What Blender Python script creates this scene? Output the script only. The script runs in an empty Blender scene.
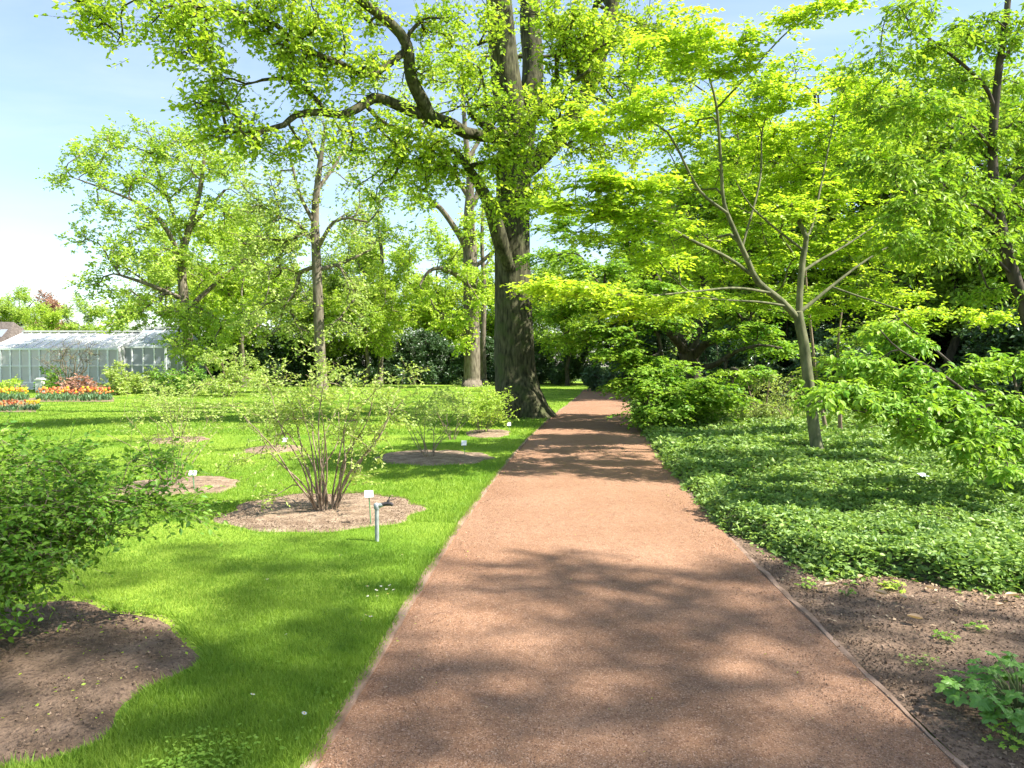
import bpy, math, numpy as np
from mathutils import Vector
R = math.radians
SUN_EL, SUN_AZ = 50, 104
S = bpy.context.scene
C = S.collection
rng = np.random.default_rng(7)

# ------------------------------------------------------------------ camera
F, CH, HOR = 740.0, 1.6, 366.0
PITCH = math.atan((384 - HOR) / F)
cam_d = bpy.data.cameras.new("camera"); cam = bpy.data.objects.new("camera", cam_d); C.objects.link(cam)
cam_d.sensor_width = 36; cam_d.lens = 36 * F / 1024; cam_d.clip_end = 3000; cam_d.clip_start = 0.05
cam.location = (0, 0, CH); cam.rotation_euler = (math.pi / 2 - PITCH, 0, 0)
S.camera = cam
def at(px, py, Y):
    a, b = (px - 512) / F, (384 - py) / F
    d = np.array([a, math.cos(PITCH) + b * math.sin(PITCH), -math.sin(PITCH) + b * math.cos(PITCH)])
    return np.array([0, 0, CH]) + d * (Y / d[1])
def gr(px, py):
    a, b = (px - 512) / F, (384 - py) / F
    d = np.array([a, math.cos(PITCH) + b * math.sin(PITCH), -math.sin(PITCH) + b * math.cos(PITCH)])
    return (np.array([0, 0, CH]) + d * (-CH / d[2]))[:2]

# ------------------------------------------------------------------ tags
def tag(o, label=None, cat=None, group=None, kind=None):
    if label: o['label'] = label
    if cat: o['category'] = cat
    if group: o['group'] = group
    if kind: o['kind'] = kind
    return o
def empty(name, loc, label, cat, group=None):
    o = bpy.data.objects.new(name, None); C.objects.link(o); o.location = loc
    o.empty_display_size = 0.2
    return tag(o, label, cat, group)

# ------------------------------------------------------------------ mesh helpers
def norm(v):
    return v / np.maximum(np.linalg.norm(v, axis=-1, keepdims=True), 1e-9)
class MB:
    def __init__(s): s.v = []; s.f = {}; s.n = 0; s.t = {}; s.m = {}
    def add(s, v, f, tint=None, mat=0):
        v = np.asarray(v, float).reshape(-1, 3); f = np.asarray(f, int)
        if len(f) == 0: return
        k = f.shape[1]
        s.f.setdefault(k, []).append(f + s.n)
        s.t.setdefault(k, []).append(np.full(len(f), 0.5) if tint is None else np.asarray(tint, float))
        s.m.setdefault(k, []).append(np.full(len(f), mat, np.int32))
        s.v.append(v); s.n += len(v)
    def box(s, c, d, mat=0, rz=0):
        c = np.array(c, float); d = np.array(d, float) / 2
        p = np.array([[x, y, z] for z in (-1, 1) for x, y in ((-1, -1), (1, -1), (1, 1), (-1, 1))]) * d
        if rz:
            cs, sn = math.cos(rz), math.sin(rz)
            p = np.stack([p[:, 0] * cs - p[:, 1] * sn, p[:, 0] * sn + p[:, 1] * cs, p[:, 2]], 1)
        s.add(p + c, [[3, 2, 1, 0], [4, 5, 6, 7], [0, 1, 5, 4], [1, 2, 6, 5], [2, 3, 7, 6], [3, 0, 4, 7]], mat=mat)
    def tube(s, pts, rad, sides=8, mat=0, cap=True, flare=None):
        pts = np.asarray(pts, float); rad = np.broadcast_to(np.asarray(rad, float), (len(pts),))
        tg = norm(np.gradient(pts, axis=0))
        u = np.cross(tg[0], [0, 0, 1.0]); u = np.array([1.0, 0, 0]) if np.linalg.norm(u) < 1e-3 else u
        rings = []; a = np.linspace(0, 2 * math.pi, sides, endpoint=False)
        for i in range(len(pts)):
            u = u - tg[i] * np.dot(u, tg[i]); u = u / max(np.linalg.norm(u), 1e-9)
            w = np.cross(tg[i], u)
            r = rad[i] * (1 if flare is None else flare(i, a))
            rings.append(pts[i] + (np.cos(a) * r)[:, None] * u + (np.sin(a) * r)[:, None] * w)
        v = np.concatenate(rings); n = len(pts); j = np.arange(sides); jn = (j + 1) % sides
        f = np.concatenate([np.stack([i * sides + j, i * sides + jn, (i + 1) * sides + jn, (i + 1) * sides + j], 1) for i in range(n - 1)])
        s.add(v, f, mat=mat)
        if cap:
            s.add(np.vstack([rings[-1], pts[-1] + tg[-1] * rad[-1] * .5]), np.stack([j, jn, np.full(sides, sides)], 1), mat=mat)
    def segs(s, a, b, ra, rb, sides=4, mat=0):
        a = np.asarray(a); b = np.asarray(b); n = len(a)
        if n == 0: return
        t = norm(b - a); h = np.where(np.abs(t[:, 2:3]) > .9, [[1.0, 0, 0]], [[0, 0, 1.0]])
        u = norm(np.cross(t, h)); w = np.cross(t, u)
        an = np.linspace(0, 2 * math.pi, sides, endpoint=False)
        o = np.cos(an)[None, :, None] * u[:, None] + np.sin(an)[None, :, None] * w[:, None]
        ra = np.broadcast_to(ra, (n,))[:, None, None]; rb = np.broadcast_to(rb, (n,))[:, None, None]
        v = np.concatenate([a[:, None] + o * ra, b[:, None] + o * rb], 1).reshape(-1, 3)
        j = np.arange(sides); jn = (j + 1) % sides
        q = np.stack([j, jn, sides + jn, sides + j], 1)
        f = (q[None] + (np.arange(n) * 2 * sides)[:, None, None]).reshape(-1, 4)
        s.add(v, f, mat=mat)
    def leaves(s, tv, tf, P, D, N, L, W, tint, mat=0):
        """stamp template (along, across, up) at P with axis D, normal N"""
        n = len(P)
        if n == 0: return
        D = norm(D); N = norm(N - D * np.sum(N * D, 1, keepdims=True)); X = np.cross(N, D)
        L = np.broadcast_to(L, (n,))[:, None, None]; W = np.broadcast_to(W, (n,))[:, None, None]
        tv = np.asarray(tv, float)
        v = P[:, None] + D[:, None] * tv[None, :, 0:1] * L + X[:, None] * tv[None, :, 1:2] * W + N[:, None] * tv[None, :, 2:3] * W
        base = (np.arange(n) * len(tv))
        v = v.reshape(-1, 3); first = True
        for k, ff in tf.items():
            ff = np.asarray(ff)
            f = (ff[None] + base[:, None, None]).reshape(-1, k)
            t = np.repeat(np.broadcast_to(tint, (n,)), len(ff))
            if first: s.add(v, f, t, mat); off = s.n - len(v); first = False
            else:
                s.f.setdefault(k, []).append(f + off); s.t.setdefault(k, []).append(t)
                s.m.setdefault(k, []).append(np.full(len(f), mat, np.int32))
    def build(s, name, mats, parent=None, smooth=False, origin=None, link=True):
        me = bpy.data.meshes.new(name)
        v = np.concatenate(s.v)
        if origin is not None: v = v - np.asarray(origin)
        ks = sorted(s.f); fs = [np.concatenate(s.f[k]) for k in ks]
        tt = np.concatenate([np.concatenate(s.t[k]) for k in ks]); mm = np.concatenate([np.concatenate(s.m[k]) for k in ks])
        li = np.concatenate([f.ravel() for f in fs]).astype(np.int32)
        tot = np.concatenate([np.full(len(f), k) for k, f in zip(ks, fs)])
        st = np.concatenate([[0], np.cumsum(tot)[:-1]]).astype(np.int32)
        me.vertices.add(len(v)); me.vertices.foreach_set("co", v.astype(np.float32).ravel())
        me.loops.add(len(li)); me.loops.foreach_set("vertex_index", li)
        me.polygons.add(len(st)); me.polygons.foreach_set("loop_start", st)
        if not isinstance(mats, (list, tuple)): mats = [mats]
        for m in mats: me.materials.append(m)
        if len(mats) > 1: me.polygons.foreach_set("material_index", mm)
        me.polygons.foreach_set("use_smooth", np.full(len(st), smooth))
        at_ = me.attributes.new("tint", 'FLOAT', 'FACE'); at_.data.foreach_set("value", tt.astype(np.float32))
        me.update(calc_edges=True)
        if not link: return me
        o = bpy.data.objects.new(name, me); C.objects.link(o)
        if parent: o.parent = parent
        elif origin is not None: o.location = origin
        return o
RH = ([[0, 0, 0], [.45, .5, .12], [1, 0, -.05], [.45, -.5, .12]], {4: [[0, 3, 2, 1]]})
OV = ([[0, 0, 0], [.28, .42, .1], [.62, .42, .08], [1, 0, -.16], [.62, -.42, .08], [.28, -.42, .1], [.45, 0, -.03]],
      {4: [[0, 6, 2, 1], [6, 3, 2, 2]][:1] + [[0, 5, 4, 6]], 3: [[6, 3, 2], [6, 4, 3]]})
def fan(pts, cz=-.06):
    v = [[.28, 0, cz]] + [[x, y, z] for x, y, z in pts]; n = len(pts)
    return (v, {3: [[0, (i + 1) % n + 1, i + 1] for i in range(n)]})
def lobed(n=45):
    th = np.linspace(-math.pi + .25, math.pi - .25, n); lob = .78 + .22 * np.cos(5 * th * .93) ; r = .5 * lob * (1 + .07 * np.cos(26 * th)) * (1 + .12 * np.cos(th))
    v = [[.3, 0, 0]] + [[.3 + q * r_ * math.cos(t), q * r_ * math.sin(t) * 1.1, zz * (1 + .5 * math.cos(5 * t * .93))] for q, zz in ((.5, .045), (1, -.02)) for r_, t in zip(r, th)]
    return (v, {3: [[0, i + 1, i + 2] for i in range(n - 1)], 4: [[i + 1, n + i + 1, n + i + 2, i + 2] for i in range(n - 1)]})
LOB = lobed()
def rnd(n, k=3): return rng.normal(size=(n, k))

# value noise (numpy)
_T = rng.random((256, 256))
def vnoise(x, y):
    x = np.asarray(x, float); y = np.asarray(y, float)
    xi = np.floor(x).astype(int); yi = np.floor(y).astype(int); fx = x - xi; fy = y - yi
    fx = fx * fx * (3 - 2 * fx); fy = fy * fy * (3 - 2 * fy)
    g = lambda a, b: _T[a % 256, b % 256]
    return (g(xi, yi) * (1 - fx) + g(xi + 1, yi) * fx) * (1 - fy) + (g(xi, yi + 1) * (1 - fx) + g(xi + 1, yi + 1) * fx) * fy
def fbm(x, y): return (vnoise(x, y) + .5 * vnoise(x * 2.1 + 9, y * 2.1 + 3) + .25 * vnoise(x * 4.3 + 5, y * 4.3 + 7)) / 1.75

# ------------------------------------------------------------------ materials
def mat(name):
    m = bpy.data.materials.new(name); m.use_nodes = True; nt = m.node_tree; nt.nodes.clear()
    o = nt.nodes.new('ShaderNodeOutputMaterial')
    def N(t, **kw):
        n = nt.nodes.new(t)
        for k, v in kw.items():
            if k in n.inputs: n.inputs[k].default_value = v
            else: setattr(n, k, v)
        return n
    return m, nt, o, N
def mixc(nt, N, fac, a, b, blend='MIX'):
    n = N('ShaderNodeMix'); n.data_type = 'RGBA'; n.blend_type = blend
    for s_, v in ((0, fac), (6, a), (7, b)):
        if hasattr(v, 'node'): nt.links.new(v, n.inputs[s_])
        else: n.inputs[s_].default_value = v if s_ == 0 else (*v, 1)
    return n.outputs[2]
def leafmat(name, ca, cb, trans=.45, gloss=.03, rough=.5, cc=None):
    m, nt, o, N = mat(name)
    a = N('ShaderNodeAttribute', attribute_name='tint')
    col = mixc(nt, N, a.outputs['Fac'], ca, cb)
    if cc:   # a few browned / reddish young leaves
        ra = N('ShaderNodeMapRange'); ra.inputs[1].default_value = .93; ra.inputs[2].default_value = 1.0
        nt.links.new(a.outputs['Fac'], ra.inputs[0]); col = mixc(nt, N, ra.outputs[0], col, cc) if False else col
    d = N('ShaderNodeBsdfDiffuse'); t = N('ShaderNodeBsdfTranslucent')
    nt.links.new(col, d.inputs[0])
    tc = mixc(nt, N, 1.0, col, (1.0, 1.0, .55), 'MULTIPLY'); nt.links.new(tc, t.inputs[0])
    mx = N('ShaderNodeMixShader'); mx.inputs[0].default_value = trans
    nt.links.new(d.outputs[0], mx.inputs[1]); nt.links.new(t.outputs[0], mx.inputs[2])
    g = N('ShaderNodeBsdfGlossy'); g.inputs['Roughness'].default_value = rough
    m2 = N('ShaderNodeMixShader'); m2.inputs[0].default_value = gloss
    nt.links.new(mx.outputs[0], m2.inputs[1]); nt.links.new(g.outputs[0], m2.inputs[2])
    nt.links.new(m2.outputs[0], o.inputs[0]); return m
def noisy(name, ca, cb, scale=(5, 5, 5), rough=.9, bump=.3, bscale=None, cc=None, ccs=60, detail=6, bdist=.02, spec=.2, lo=.35, hi=.65):
    m, nt, o, N = mat(name)
    tc = N('ShaderNodeTexCoord'); mp = N('ShaderNodeMapping'); mp.inputs['Scale'].default_value = scale
    nt.links.new(tc.outputs['Object'], mp.inputs[0])
    n1 = N('ShaderNodeTexNoise'); n1.inputs['Scale'].default_value = 1; n1.inputs['Detail'].default_value = detail
    nt.links.new(mp.outputs[0], n1.inputs[0])
    r = N('ShaderNodeMapRange'); r.inputs[1].default_value = lo; r.inputs[2].default_value = hi
    nt.links.new(n1.outputs[0], r.inputs[0])
    col = mixc(nt, N, r.outputs[0], ca, cb)
    hgt = n1.outputs[0]
    if cc:
        n2 = N('ShaderNodeTexNoise'); n2.inputs['Scale'].default_value = ccs; n2.inputs['Detail'].default_value = 3
        nt.links.new(tc.outputs['Object'], n2.inputs[0])
        r2 = N('ShaderNodeMapRange'); r2.inputs[1].default_value = .52; r2.inputs[2].default_value = .7
        nt.links.new(n2.outputs[0], r2.inputs[0]); col = mixc(nt, N, r2.outputs[0], col, cc); hgt = n2.outputs[0]
    if bscale:
        n3 = N('ShaderNodeTexNoise'); n3.inputs['Scale'].default_value = bscale; n3.inputs['Detail'].default_value = 4
        nt.links.new(tc.outputs['Object'], n3.inputs[0]); hgt = n3.outputs[0]
    p = N('ShaderNodeBsdfPrincipled'); p.inputs['Roughness'].default_value = rough; p.inputs['Specular IOR Level'].default_value = spec
    nt.links.new(col, p.inputs['Base Color'])
    b = N('ShaderNodeBump'); b.inputs['Strength'].default_value = bump; b.inputs['Distance'].default_value = bdist
    nt.links.new(hgt, b.inputs['Height']); nt.links.new(b.outputs[0], p.inputs['Normal'])
    nt.links.new(p.outputs[0], o.inputs[0]); return m

M = {}
M['oak_leaf'] = leafmat('oak_leaf', (.28, .48, .04), (.56, .67, .065), .55)
M['maple_leaf'] = leafmat('maple_leaf', (.32, .53, .04), (.64, .78, .07), .58)
M['layer_leaf'] = leafmat('layer_leaf', (.12, .31, .03), (.38, .54, .05), .5)
M['ash_leaf'] = leafmat('ash_leaf', (.16, .36, .03), (.42, .56, .06), .5, .025, .5)
M['shrub_leaf'] = leafmat('shrub_leaf', (.10, .27, .03), (.28, .45, .05), .45, .025, .5)
M['dogwood_leaf'] = leafmat('dogwood_leaf', (.16, .37, .035), (.38, .54, .06), .45, .025, .5)
M['pale_leaf'] = leafmat('pale_leaf', (.30, .44, .10), (.52, .62, .16), .5)
M['far_leaf'] = leafmat('far_leaf', (.30, .49, .06), (.54, .67, .10), .5)
M['yellow_leaf'] = leafmat('yellow_leaf', (.34, .53, .045), (.56, .70, .07), .5)
M['red_leaf'] = leafmat('red_leaf', (.36, .16, .13), (.50, .32, .22), .4)
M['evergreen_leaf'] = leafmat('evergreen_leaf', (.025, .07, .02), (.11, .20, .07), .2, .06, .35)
M['wood_leaf'] = leafmat('wood_leaf', (.18, .36, .03), (.42, .56, .06), .5)
M['ivy_leaf'] = leafmat('ivy_leaf', (.085, .19, .035), (.38, .53, .12), .38, .03, .5)
M['geranium_leaf'] = leafmat('geranium_leaf', (.10, .26, .03), (.20, .40, .05), .35, .05)
M['grass_blade'] = leafmat('grass_blade', (.115, .255, .022), (.36, .49, .07), .45, .015, .5)
M['clover'] = leafmat('clover', (.12, .26, .03), (.28, .42, .06), .35, .01, .5)
M['dry_leaf'] = leafmat('dry_leaf', (.35, .22, .12), (.55, .42, .28), .2, .03)
M['tulip_green'] = leafmat('tulip_green', (.10, .22, .10), (.18, .30, .14), .3)
M['tulip_orange'] = leafmat('tulip_orange', (.66, .24, .07), (.78, .38, .14), .35)
M['tulip_red'] = leafmat('tulip_red', (.52, .09, .06), (.68, .20, .09), .35)
M['tulip_yellow'] = leafmat('tulip_yellow', (.80, .52, .04), (.85, .62, .06), .35)
M['daisy_white'] = leafmat('daisy_white', (.75, .75, .72), (.85, .85, .82), .3)
M['oak_bark'] = noisy('oak_bark', (.026, .026, .014), (.105, .10, .055), (15, 15, 3.2), .95, 1.0, cc=(.06, .075, .025), ccs=2.2, bdist=.05)
M['grey_bark'] = noisy('grey_bark', (.085, .07, .05), (.21, .18, .135), (8, 8, 2), .95, .8, bdist=.03)
M['smooth_bark'] = noisy('smooth_bark', (.075, .085, .04), (.175, .175, .095), (10, 10, 4), .8, .35, bdist=.01)
M['dark_bark'] = noisy('dark_bark', (.035, .030, .022), (.10, .085, .065), (10, 10, 3), .95, .5)
M['stem_bark'] = noisy('stem_bark', (.13, .09, .06), (.32, .25, .18), (30, 30, 8), .9, .4, bdist=.005)
M['green_stem'] = noisy('green_stem', (.10, .14, .05), (.20, .24, .09), (30, 30, 8), .8, .2, bdist=.004)

# ------------------------------------------------------------------ the path line
LE = [(318, 768), (375, 660), (400, 639 - 13), (425, 589), (447, 549), (466, 518), (494, 480), (519, 449), (547, 423), (557, 414), (570, 402), (582, 393)]
lp = np.array([gr(*p) for p in LE])
cf = np.polyfit(lp[:, 1], lp[:, 0], 3, w=1 / np.sqrt(lp[:, 1]))
def xl(Y):
    Y = np.asarray(Y, float); yc = np.clip(Y, 2.9, 44)
    d = np.polyval(np.polyder(cf), yc)
    return np.polyval(cf, yc) + d * (Y - yc) + np.where(Y > 48, ((Y - 48) ** 2) * .03, 0)
PW = 2.56
def xr(Y): return xl(Y) + PW
YS = np.concatenate([np.linspace(-6, 12, 73), np.linspace(12.5, 78, 90)])
def ribbon(name, offs, zs, m, kind='structure', ys=YS, wob=0.0, sink=0.0):
    mb = MB(); k = len(offs); v = []
    for Y in ys:
        for q, (o, z) in enumerate(zip(offs, zs)):
            w = wob * (vnoise(Y * 3.1, q * 7.7) - .5) + wob * .6 * (vnoise(Y * 11.0, 3 + q * 5.7) - .5)
            v.append([float(xl(Y)) + o + w, Y, z + (sink * (fbm(Y * 1.7, 40 + q * .2) - .5) if z > 0 else 0)])
    f = [[i * k + j, i * k + j + 1, (i + 1) * k + j + 1, (i + 1) * k + j] for i in range(len(ys) - 1) for j in range(k - 1)]
    mb.add(v, f); o = mb.build(name, m, smooth=False); tag(o, kind=kind); return o

KY = np.concatenate([np.linspace(1, 12, 160), np.linspace(12.3, 78, 120)])
# path material: red-brown crushed grit
def path_mat():
    m, nt, o, N = mat('red_grit')
    tc = N('ShaderNodeTexCoord')
    def noise(s, d=4, r=.6):
        n = N('ShaderNodeTexNoise'); n.inputs['Scale'].default_value = s; n.inputs['Detail'].default_value = d; n.inputs['Roughness'].default_value = r
        nt.links.new(tc.outputs['Object'], n.inputs[0]); return n.outputs[0]
    def rng_(x, a, b):
        r = N('ShaderNodeMapRange'); r.inputs[1].default_value = a; r.inputs[2].default_value = b; nt.links.new(x, r.inputs[0]); return r.outputs[0]
    c = mixc(nt, N, rng_(noise(.9, 5), .35, .65), (.25, .133, .073), (.315, .18, .108))
    c = mixc(nt, N, rng_(noise(9, 6, .7), .5, .75), c, (.19, .097, .056))
    vo = N('ShaderNodeTexVoronoi'); vo.inputs['Scale'].default_value = 170; nt.links.new(tc.outputs['Object'], vo.inputs[0])
    sp = N('ShaderNodeSeparateColor'); nt.links.new(vo.outputs['Color'], sp.inputs[0])
    c = mixc(nt, N, rng_(sp.outputs[0], .72, .95), c, (.40, .26, .18))
    c = mixc(nt, N, rng_(sp.outputs[1], .75, .98), c, (.13, .068, .045))
    p = N('ShaderNodeBsdfPrincipled'); p.inputs['Roughness'].default_value = .95; p.inputs['Specular IOR Level'].default_value = .15
    nt.links.new(c, p.inputs['Base Color'])
    b = N('ShaderNodeBump'); b.inputs['Strength'].default_value = .7; b.inputs['Distance'].default_value = .006
    nt.links.new(vo.outputs['Distance'], b.inputs['Height'])
    b2 = N('ShaderNodeBump'); b2.inputs['Strength'].default_value = .5; b2.inputs['Distance'].default_value = .03
    nt.links.new(noise(14, 5), b2.inputs['Height']); nt.links.new(b.outputs[0], b2.inputs['Normal'])
    nt.links.new(b2.outputs[0], p.inputs['Normal']); nt.links.new(p.outputs[0], o.inputs[0]); return m
M['path'] = path_mat()
M['soil'] = noisy('soil', (.19, .13, .085), (.33, .245, .17), (7, 7, 7), .95, .9, cc=(.13, .085, .06), ccs=38, bdist=.03)
M['dark_soil'] = noisy('dark_soil', (.12, .08, .052), (.23, .155, .105), (5, 5, 5), .95, .9, cc=(.085, .055, .04), ccs=42, bdist=.03)
M['lawn'] = noisy('lawn', (.10, .21, .018), (.27, .36, .05), (.5, .5, .5), .95, .8, cc=(.09, .17, .016), ccs=45, bdist=.03, spec=.05)
M['ground'] = noisy('ground', (.08, .15, .02), (.14, .20, .03), (.2, .2, .2), .95, .3)
M['kerb'] = noisy('kerb', (.17, .105, .07), (.31, .21, .15), (12, 5, 12), .9, .5, bdist=.01)
M['kerb_dark'] = noisy('kerb_dark', (.15, .10, .07), (.32, .22, .16), (10, 4, 10), .9, .5, bdist=.01)
M['mound'] = noisy('mound', (.05, .06, .025), (.10, .095, .05), (9, 9, 9), .95, .8)

# ------------------------------------------------------------------ ground
mb = MB(); mb.add([[-900, -300, -.03], [900, -300, -.03], [900, 1500, -.03], [-900, 1500, -.03]], [[0, 1, 2, 3]])
tag(mb.build('ground', M['ground']), kind='structure')
# lawn sheet left of the path (its right side follows the path edge)
mb = MB(); v = []
xs = np.linspace(0, 1, 40) ** 2
for Y in YS:
    for t in xs:
        x = float(xl(Y)) - .05 - t * 75
        v.append([x, Y, -.004 + .02 * fbm(x * .6, Y * .6) * min(1, t * 400)])
k = len(xs); f = [[i * k + j + 1, i * k + j, (i + 1) * k + j, (i + 1) * k + j + 1] for i in range(len(YS) - 1) for j in range(k - 1)]
mb.add(v, f); tag(mb.build('lawn', M['lawn'], smooth=True), kind='structure')
# ground right of the path: woodland soil
mb = MB(); v = []
for Y in YS:
    for t in xs:
        x = float(xr(Y)) + .04 + t * 60
        v.append([x, Y, -.004 + .05 * (fbm(x * 1.3, Y * 1.3) - .3) * min(1, t * 900)])
f = [[i * k + j, i * k + j + 1, (i + 1) * k + j + 1, (i + 1) * k + j] for i in range(len(YS) - 1) for j in range(k - 1)]
mb.add(v, f); tag(mb.build('woodland_ground', M['dark_soil'], smooth=True), kind='structure')
ribbon('path', [0, .4, .9, 1.4, 1.9, 2.3, PW], [0, .012, .02, .022, .018, .01, 0], M['path'])
ribbon('kerb', [-.055, -.05, .005, .01], [-.03, .018, .016, -.03], M['kerb'], wob=.018, ys=KY, sink=.04)
ribbon('kerb', [PW - .005, PW, PW + .035, PW + .04], [-.03, .001, .001, -.03], M['kerb_dark'], wob=.022, ys=KY, sink=.07)

# soil beds: (centre x, y, rx, ry)
def pbed(x0, x1, y0, y1):
    cy = (y0 + y1) / 2; a = gr((x0 + x1) / 2, cy); n0 = gr(0, y1)[1]; n1 = gr(0, y0)[1]; Y = (n0 + n1) / 2
    return ((x0 + x1) / 2 - 512) * gr(0, cy)[1] / F, Y, (x1 - x0) / 2 * gr(0, cy)[1] / F, (n1 - n0) / 2
BEDS = [(-3.0, 3.68, 1.36, 1.30), pbed(225, 428, 494, 534), pbed(112, 240, 478, 497), pbed(370, 494, 451, 466),
        pbed(244, 300, 446, 454), pbed(464, 512, 430, 438), pbed(150, 205, 437, 444)]
def bedr(i, a):
    return 1 + .12 * (vnoise(np.cos(a) * 1.7 + i * 13.3 + 5, np.sin(a) * 1.7 + 4) - .5) * 2 + .05 * np.sin(9 * a + i)
def inbed(x, y, grow=0.0):
    r = np.zeros(np.shape(x), bool)
    for i, (cx, cy, rx, ry) in enumerate(BEDS):
        dx, dy = (x - cx) / rx, (y - cy) / ry
        r |= np.hypot(dx, dy) < bedr(i, np.arctan2(dy, dx)) + grow
    return r
for i, (cx, cy, rx, ry) in enumerate(BEDS):
    mb = MB(); nr, na = 14, 72; a = np.linspace(0, 2 * math.pi, na, endpoint=False); v = []
    for r in range(nr + 1):
        q = bedr(i, a) * r / nr
        x, y = cx + rx * q * np.cos(a), cy + ry * q * np.sin(a)
        z = .022 + .05 * (1 - (r / nr) ** 2) * .5 + .03 * (fbm(x * 5, y * 5) - .5) - (.03 if r == nr else 0)
        v.append(np.stack([x, y, z], 1))
    f = [[r * na + j, r * na + (j + 1) % na, (r + 1) * na + (j + 1) % na, (r + 1) * na + j] for r in range(1, nr) for j in range(na)]
    f += [[0, j, (j + 1) % na] for j in []]
    mb.add(np.concatenate(v), [[x_[0], x_[3], x_[2], x_[1]] for x_ in f])
    mb.add(np.vstack([v[1], v[0][:1]]), [[j, (j + 1) % na, na] for j in range(na)])
    tag(mb.build('soil_bed', M['dark_soil'] if i == 0 else M['soil'], smooth=True), kind='structure')

# crumbs of soil on beds and on the right-hand strip; grit on the path
TET = np.array([[1, 1, 1], [1, -1, -1], [-1, 1, -1], [-1, -1, 1.0]]) * .6
def scatter_bits(name, x, y, z, size, m):
    n = len(x); mb = MB()
    q = rnd(n, 9).reshape(n, 3, 3); u = norm(q[:, 0]); w = norm(q[:, 1] - u * np.sum(q[:, 1] * u, 1, keepdims=True)); e = np.cross(u, w)
    sc = size * np.clip(np.exp(rng.normal(-.1, .4, n)), .3, 1.9)
    Bm = np.stack([u, w, e], 1) * (1 + .3 * rnd(n))[:, :, None]
    v = np.einsum('kc,ncd->nkd', TET, Bm) * sc[:, None, None] + np.stack([x, y, z + sc * .3], 1)[:, None]
    f = (np.array([[0, 1, 2], [0, 3, 1], [0, 2, 3], [1, 3, 2]])[None] + (np.arange(n) * 4)[:, None, None]).reshape(-1, 3)
    mb.add(v.reshape(-1, 3), f, np.repeat(rng.random(n), 4)); return tag(mb.build(name, m), kind='stuff')
M['grit'] = leafmat('grit', (.18, .10, .06), (.44, .28, .19), 0.0, .02)
M['crumb'] = leafmat('crumb', (.10, .068, .045), (.27, .19, .13), 0.0, .01)
n = 60000
Y = 2.4 + 9 * rng.random(n) ** 2.0; x = xl(Y) + .03 + rng.random(n) * (PW - .02)
scatter_bits('path_gravel', x, Y, np.full(n, .012), .0028, M['grit'])
n = 16000
i = rng.integers(0, 2, n); b = np.array(BEDS[:2])[i]; a = rng.random(n) * 6.283; r = np.sqrt(rng.random(n)) * .97
r = r * np.where(i == 0, bedr(0, a), bedr(1, a)); x = b[:, 0] + b[:, 2] * r * np.cos(a); Y = b[:, 1] + b[:, 3] * r * np.sin(a)
scatter_bits('soil_gravel', x, Y, np.full(n, .035), .0045, M['crumb'])
n = 14000
Y = 2.4 + 3.8 * rng.random(n); x = xr(Y) + .05 + 3 * rng.random(n) ** 1.4
scatter_bits('soil_gravel', x, Y, .05 * (fbm(x * 1.3, Y * 1.3) - .3) + .0, .0055, M['crumb'])

# grass blades, denser where they show larger
def blades(n, y0, y1, p, h, w):
    Y = (y0 ** (1 - p) + rng.random(n) * (y1 ** (1 - p) - y0 ** (1 - p))) ** (1 / (1 - p))
    half = .74 * Y + .6; x = -half + rng.random(n) * (half + xl(Y) - .0)
    k = ~inbed(x, Y, .0) & (x < xl(Y) - .01 + .05 * (vnoise(Y * 6, 2) - .4)); x, Y = x[k], Y[k]; n = len(x)
    tuft = .55 * fbm(x * 1.1, Y * 1.1) + .45 * fbm(x * 4.5, Y * 4.5); t2 = vnoise(x * 9, Y * 9)
    hh = h * (.55 + .5 * t2 + .5 * rng.random(n)); P = np.stack([x, Y, np.full(n, .0)], 1)
    D = np.stack([rng.normal(0, .5, n), rng.normal(0, .5, n), np.ones(n)], 1)
    ww = w * (.7 + .6 * rng.random(n)); Nn = rnd(n); Nn[:, 2] = .3
    return P, D, Nn, hh, ww, np.clip(.02 + 1.25 * (tuft - .2) + .45 * (rng.random(n) - .2), 0, 1)
BL = ([[0, .5, 0], [.55, .36, 0], [1, 0, .0], [.55, -.36, 0], [0, -.5, 0]], {4: [[0, 1, 3, 4]], 3: [[1, 2, 3]]})
mb = MB()
mb.leaves(*BL, *blades(230000, 2.5, 8, 1.2, .036, .0036))
mb.leaves(*BL, *blades(140000, 7.5, 18, 1.5, .042, .007))
mb.leaves(*BL, *blades(90000, 17, 58, 1.3, .06, .02))
def fringe(P, inward, h, w):
    n = len(P); D = np.concatenate([inward * .7, np.ones((n, 1))], 1) + rnd(n) * .4; t = rng.random(n)
    mb.leaves(*BL, P, D, rnd(n), h * rng.uniform(.5, 1.3, n), w, t)
for i, nn in ((0, 2600), (1, 2200), (2, 1200), (3, 1200)):
    cx, cy, rx, ry = BEDS[i]; a = rng.random(nn) * 6.283; q = bedr(i, a) * (1.0 + .05 * rng.random(nn)); ca, sa = np.cos(a), np.sin(a)
    fringe(np.stack([cx + rx * q * ca, cy + ry * q * sa, np.zeros(nn)], 1), -np.stack([ca, sa], 1), .06, .005)
fy = 2.5 + 16 * rng.random(6000) ** 1.7
fringe(np.stack([xl(fy) - .03 - .04 * rng.random(6000), fy, np.zeros(6000)], 1), np.tile([.6, 0.0], (6000, 1)) * vnoise(fy * 3, 60)[:, None], .05, .0045)
P, D, Nn, hh, ww, tt = blades(60000, 2.6, 12, 1.3, .02, .01)
kk = (vnoise(P[:, 0] * 2.3 + 31, P[:, 1] * 2.3) * vnoise(P[:, 0] * .7 + 11, P[:, 1] * .7 + 5)) + .25 * rng.random(len(P)) > .57 + .12 * rng.random(len(P))
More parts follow.
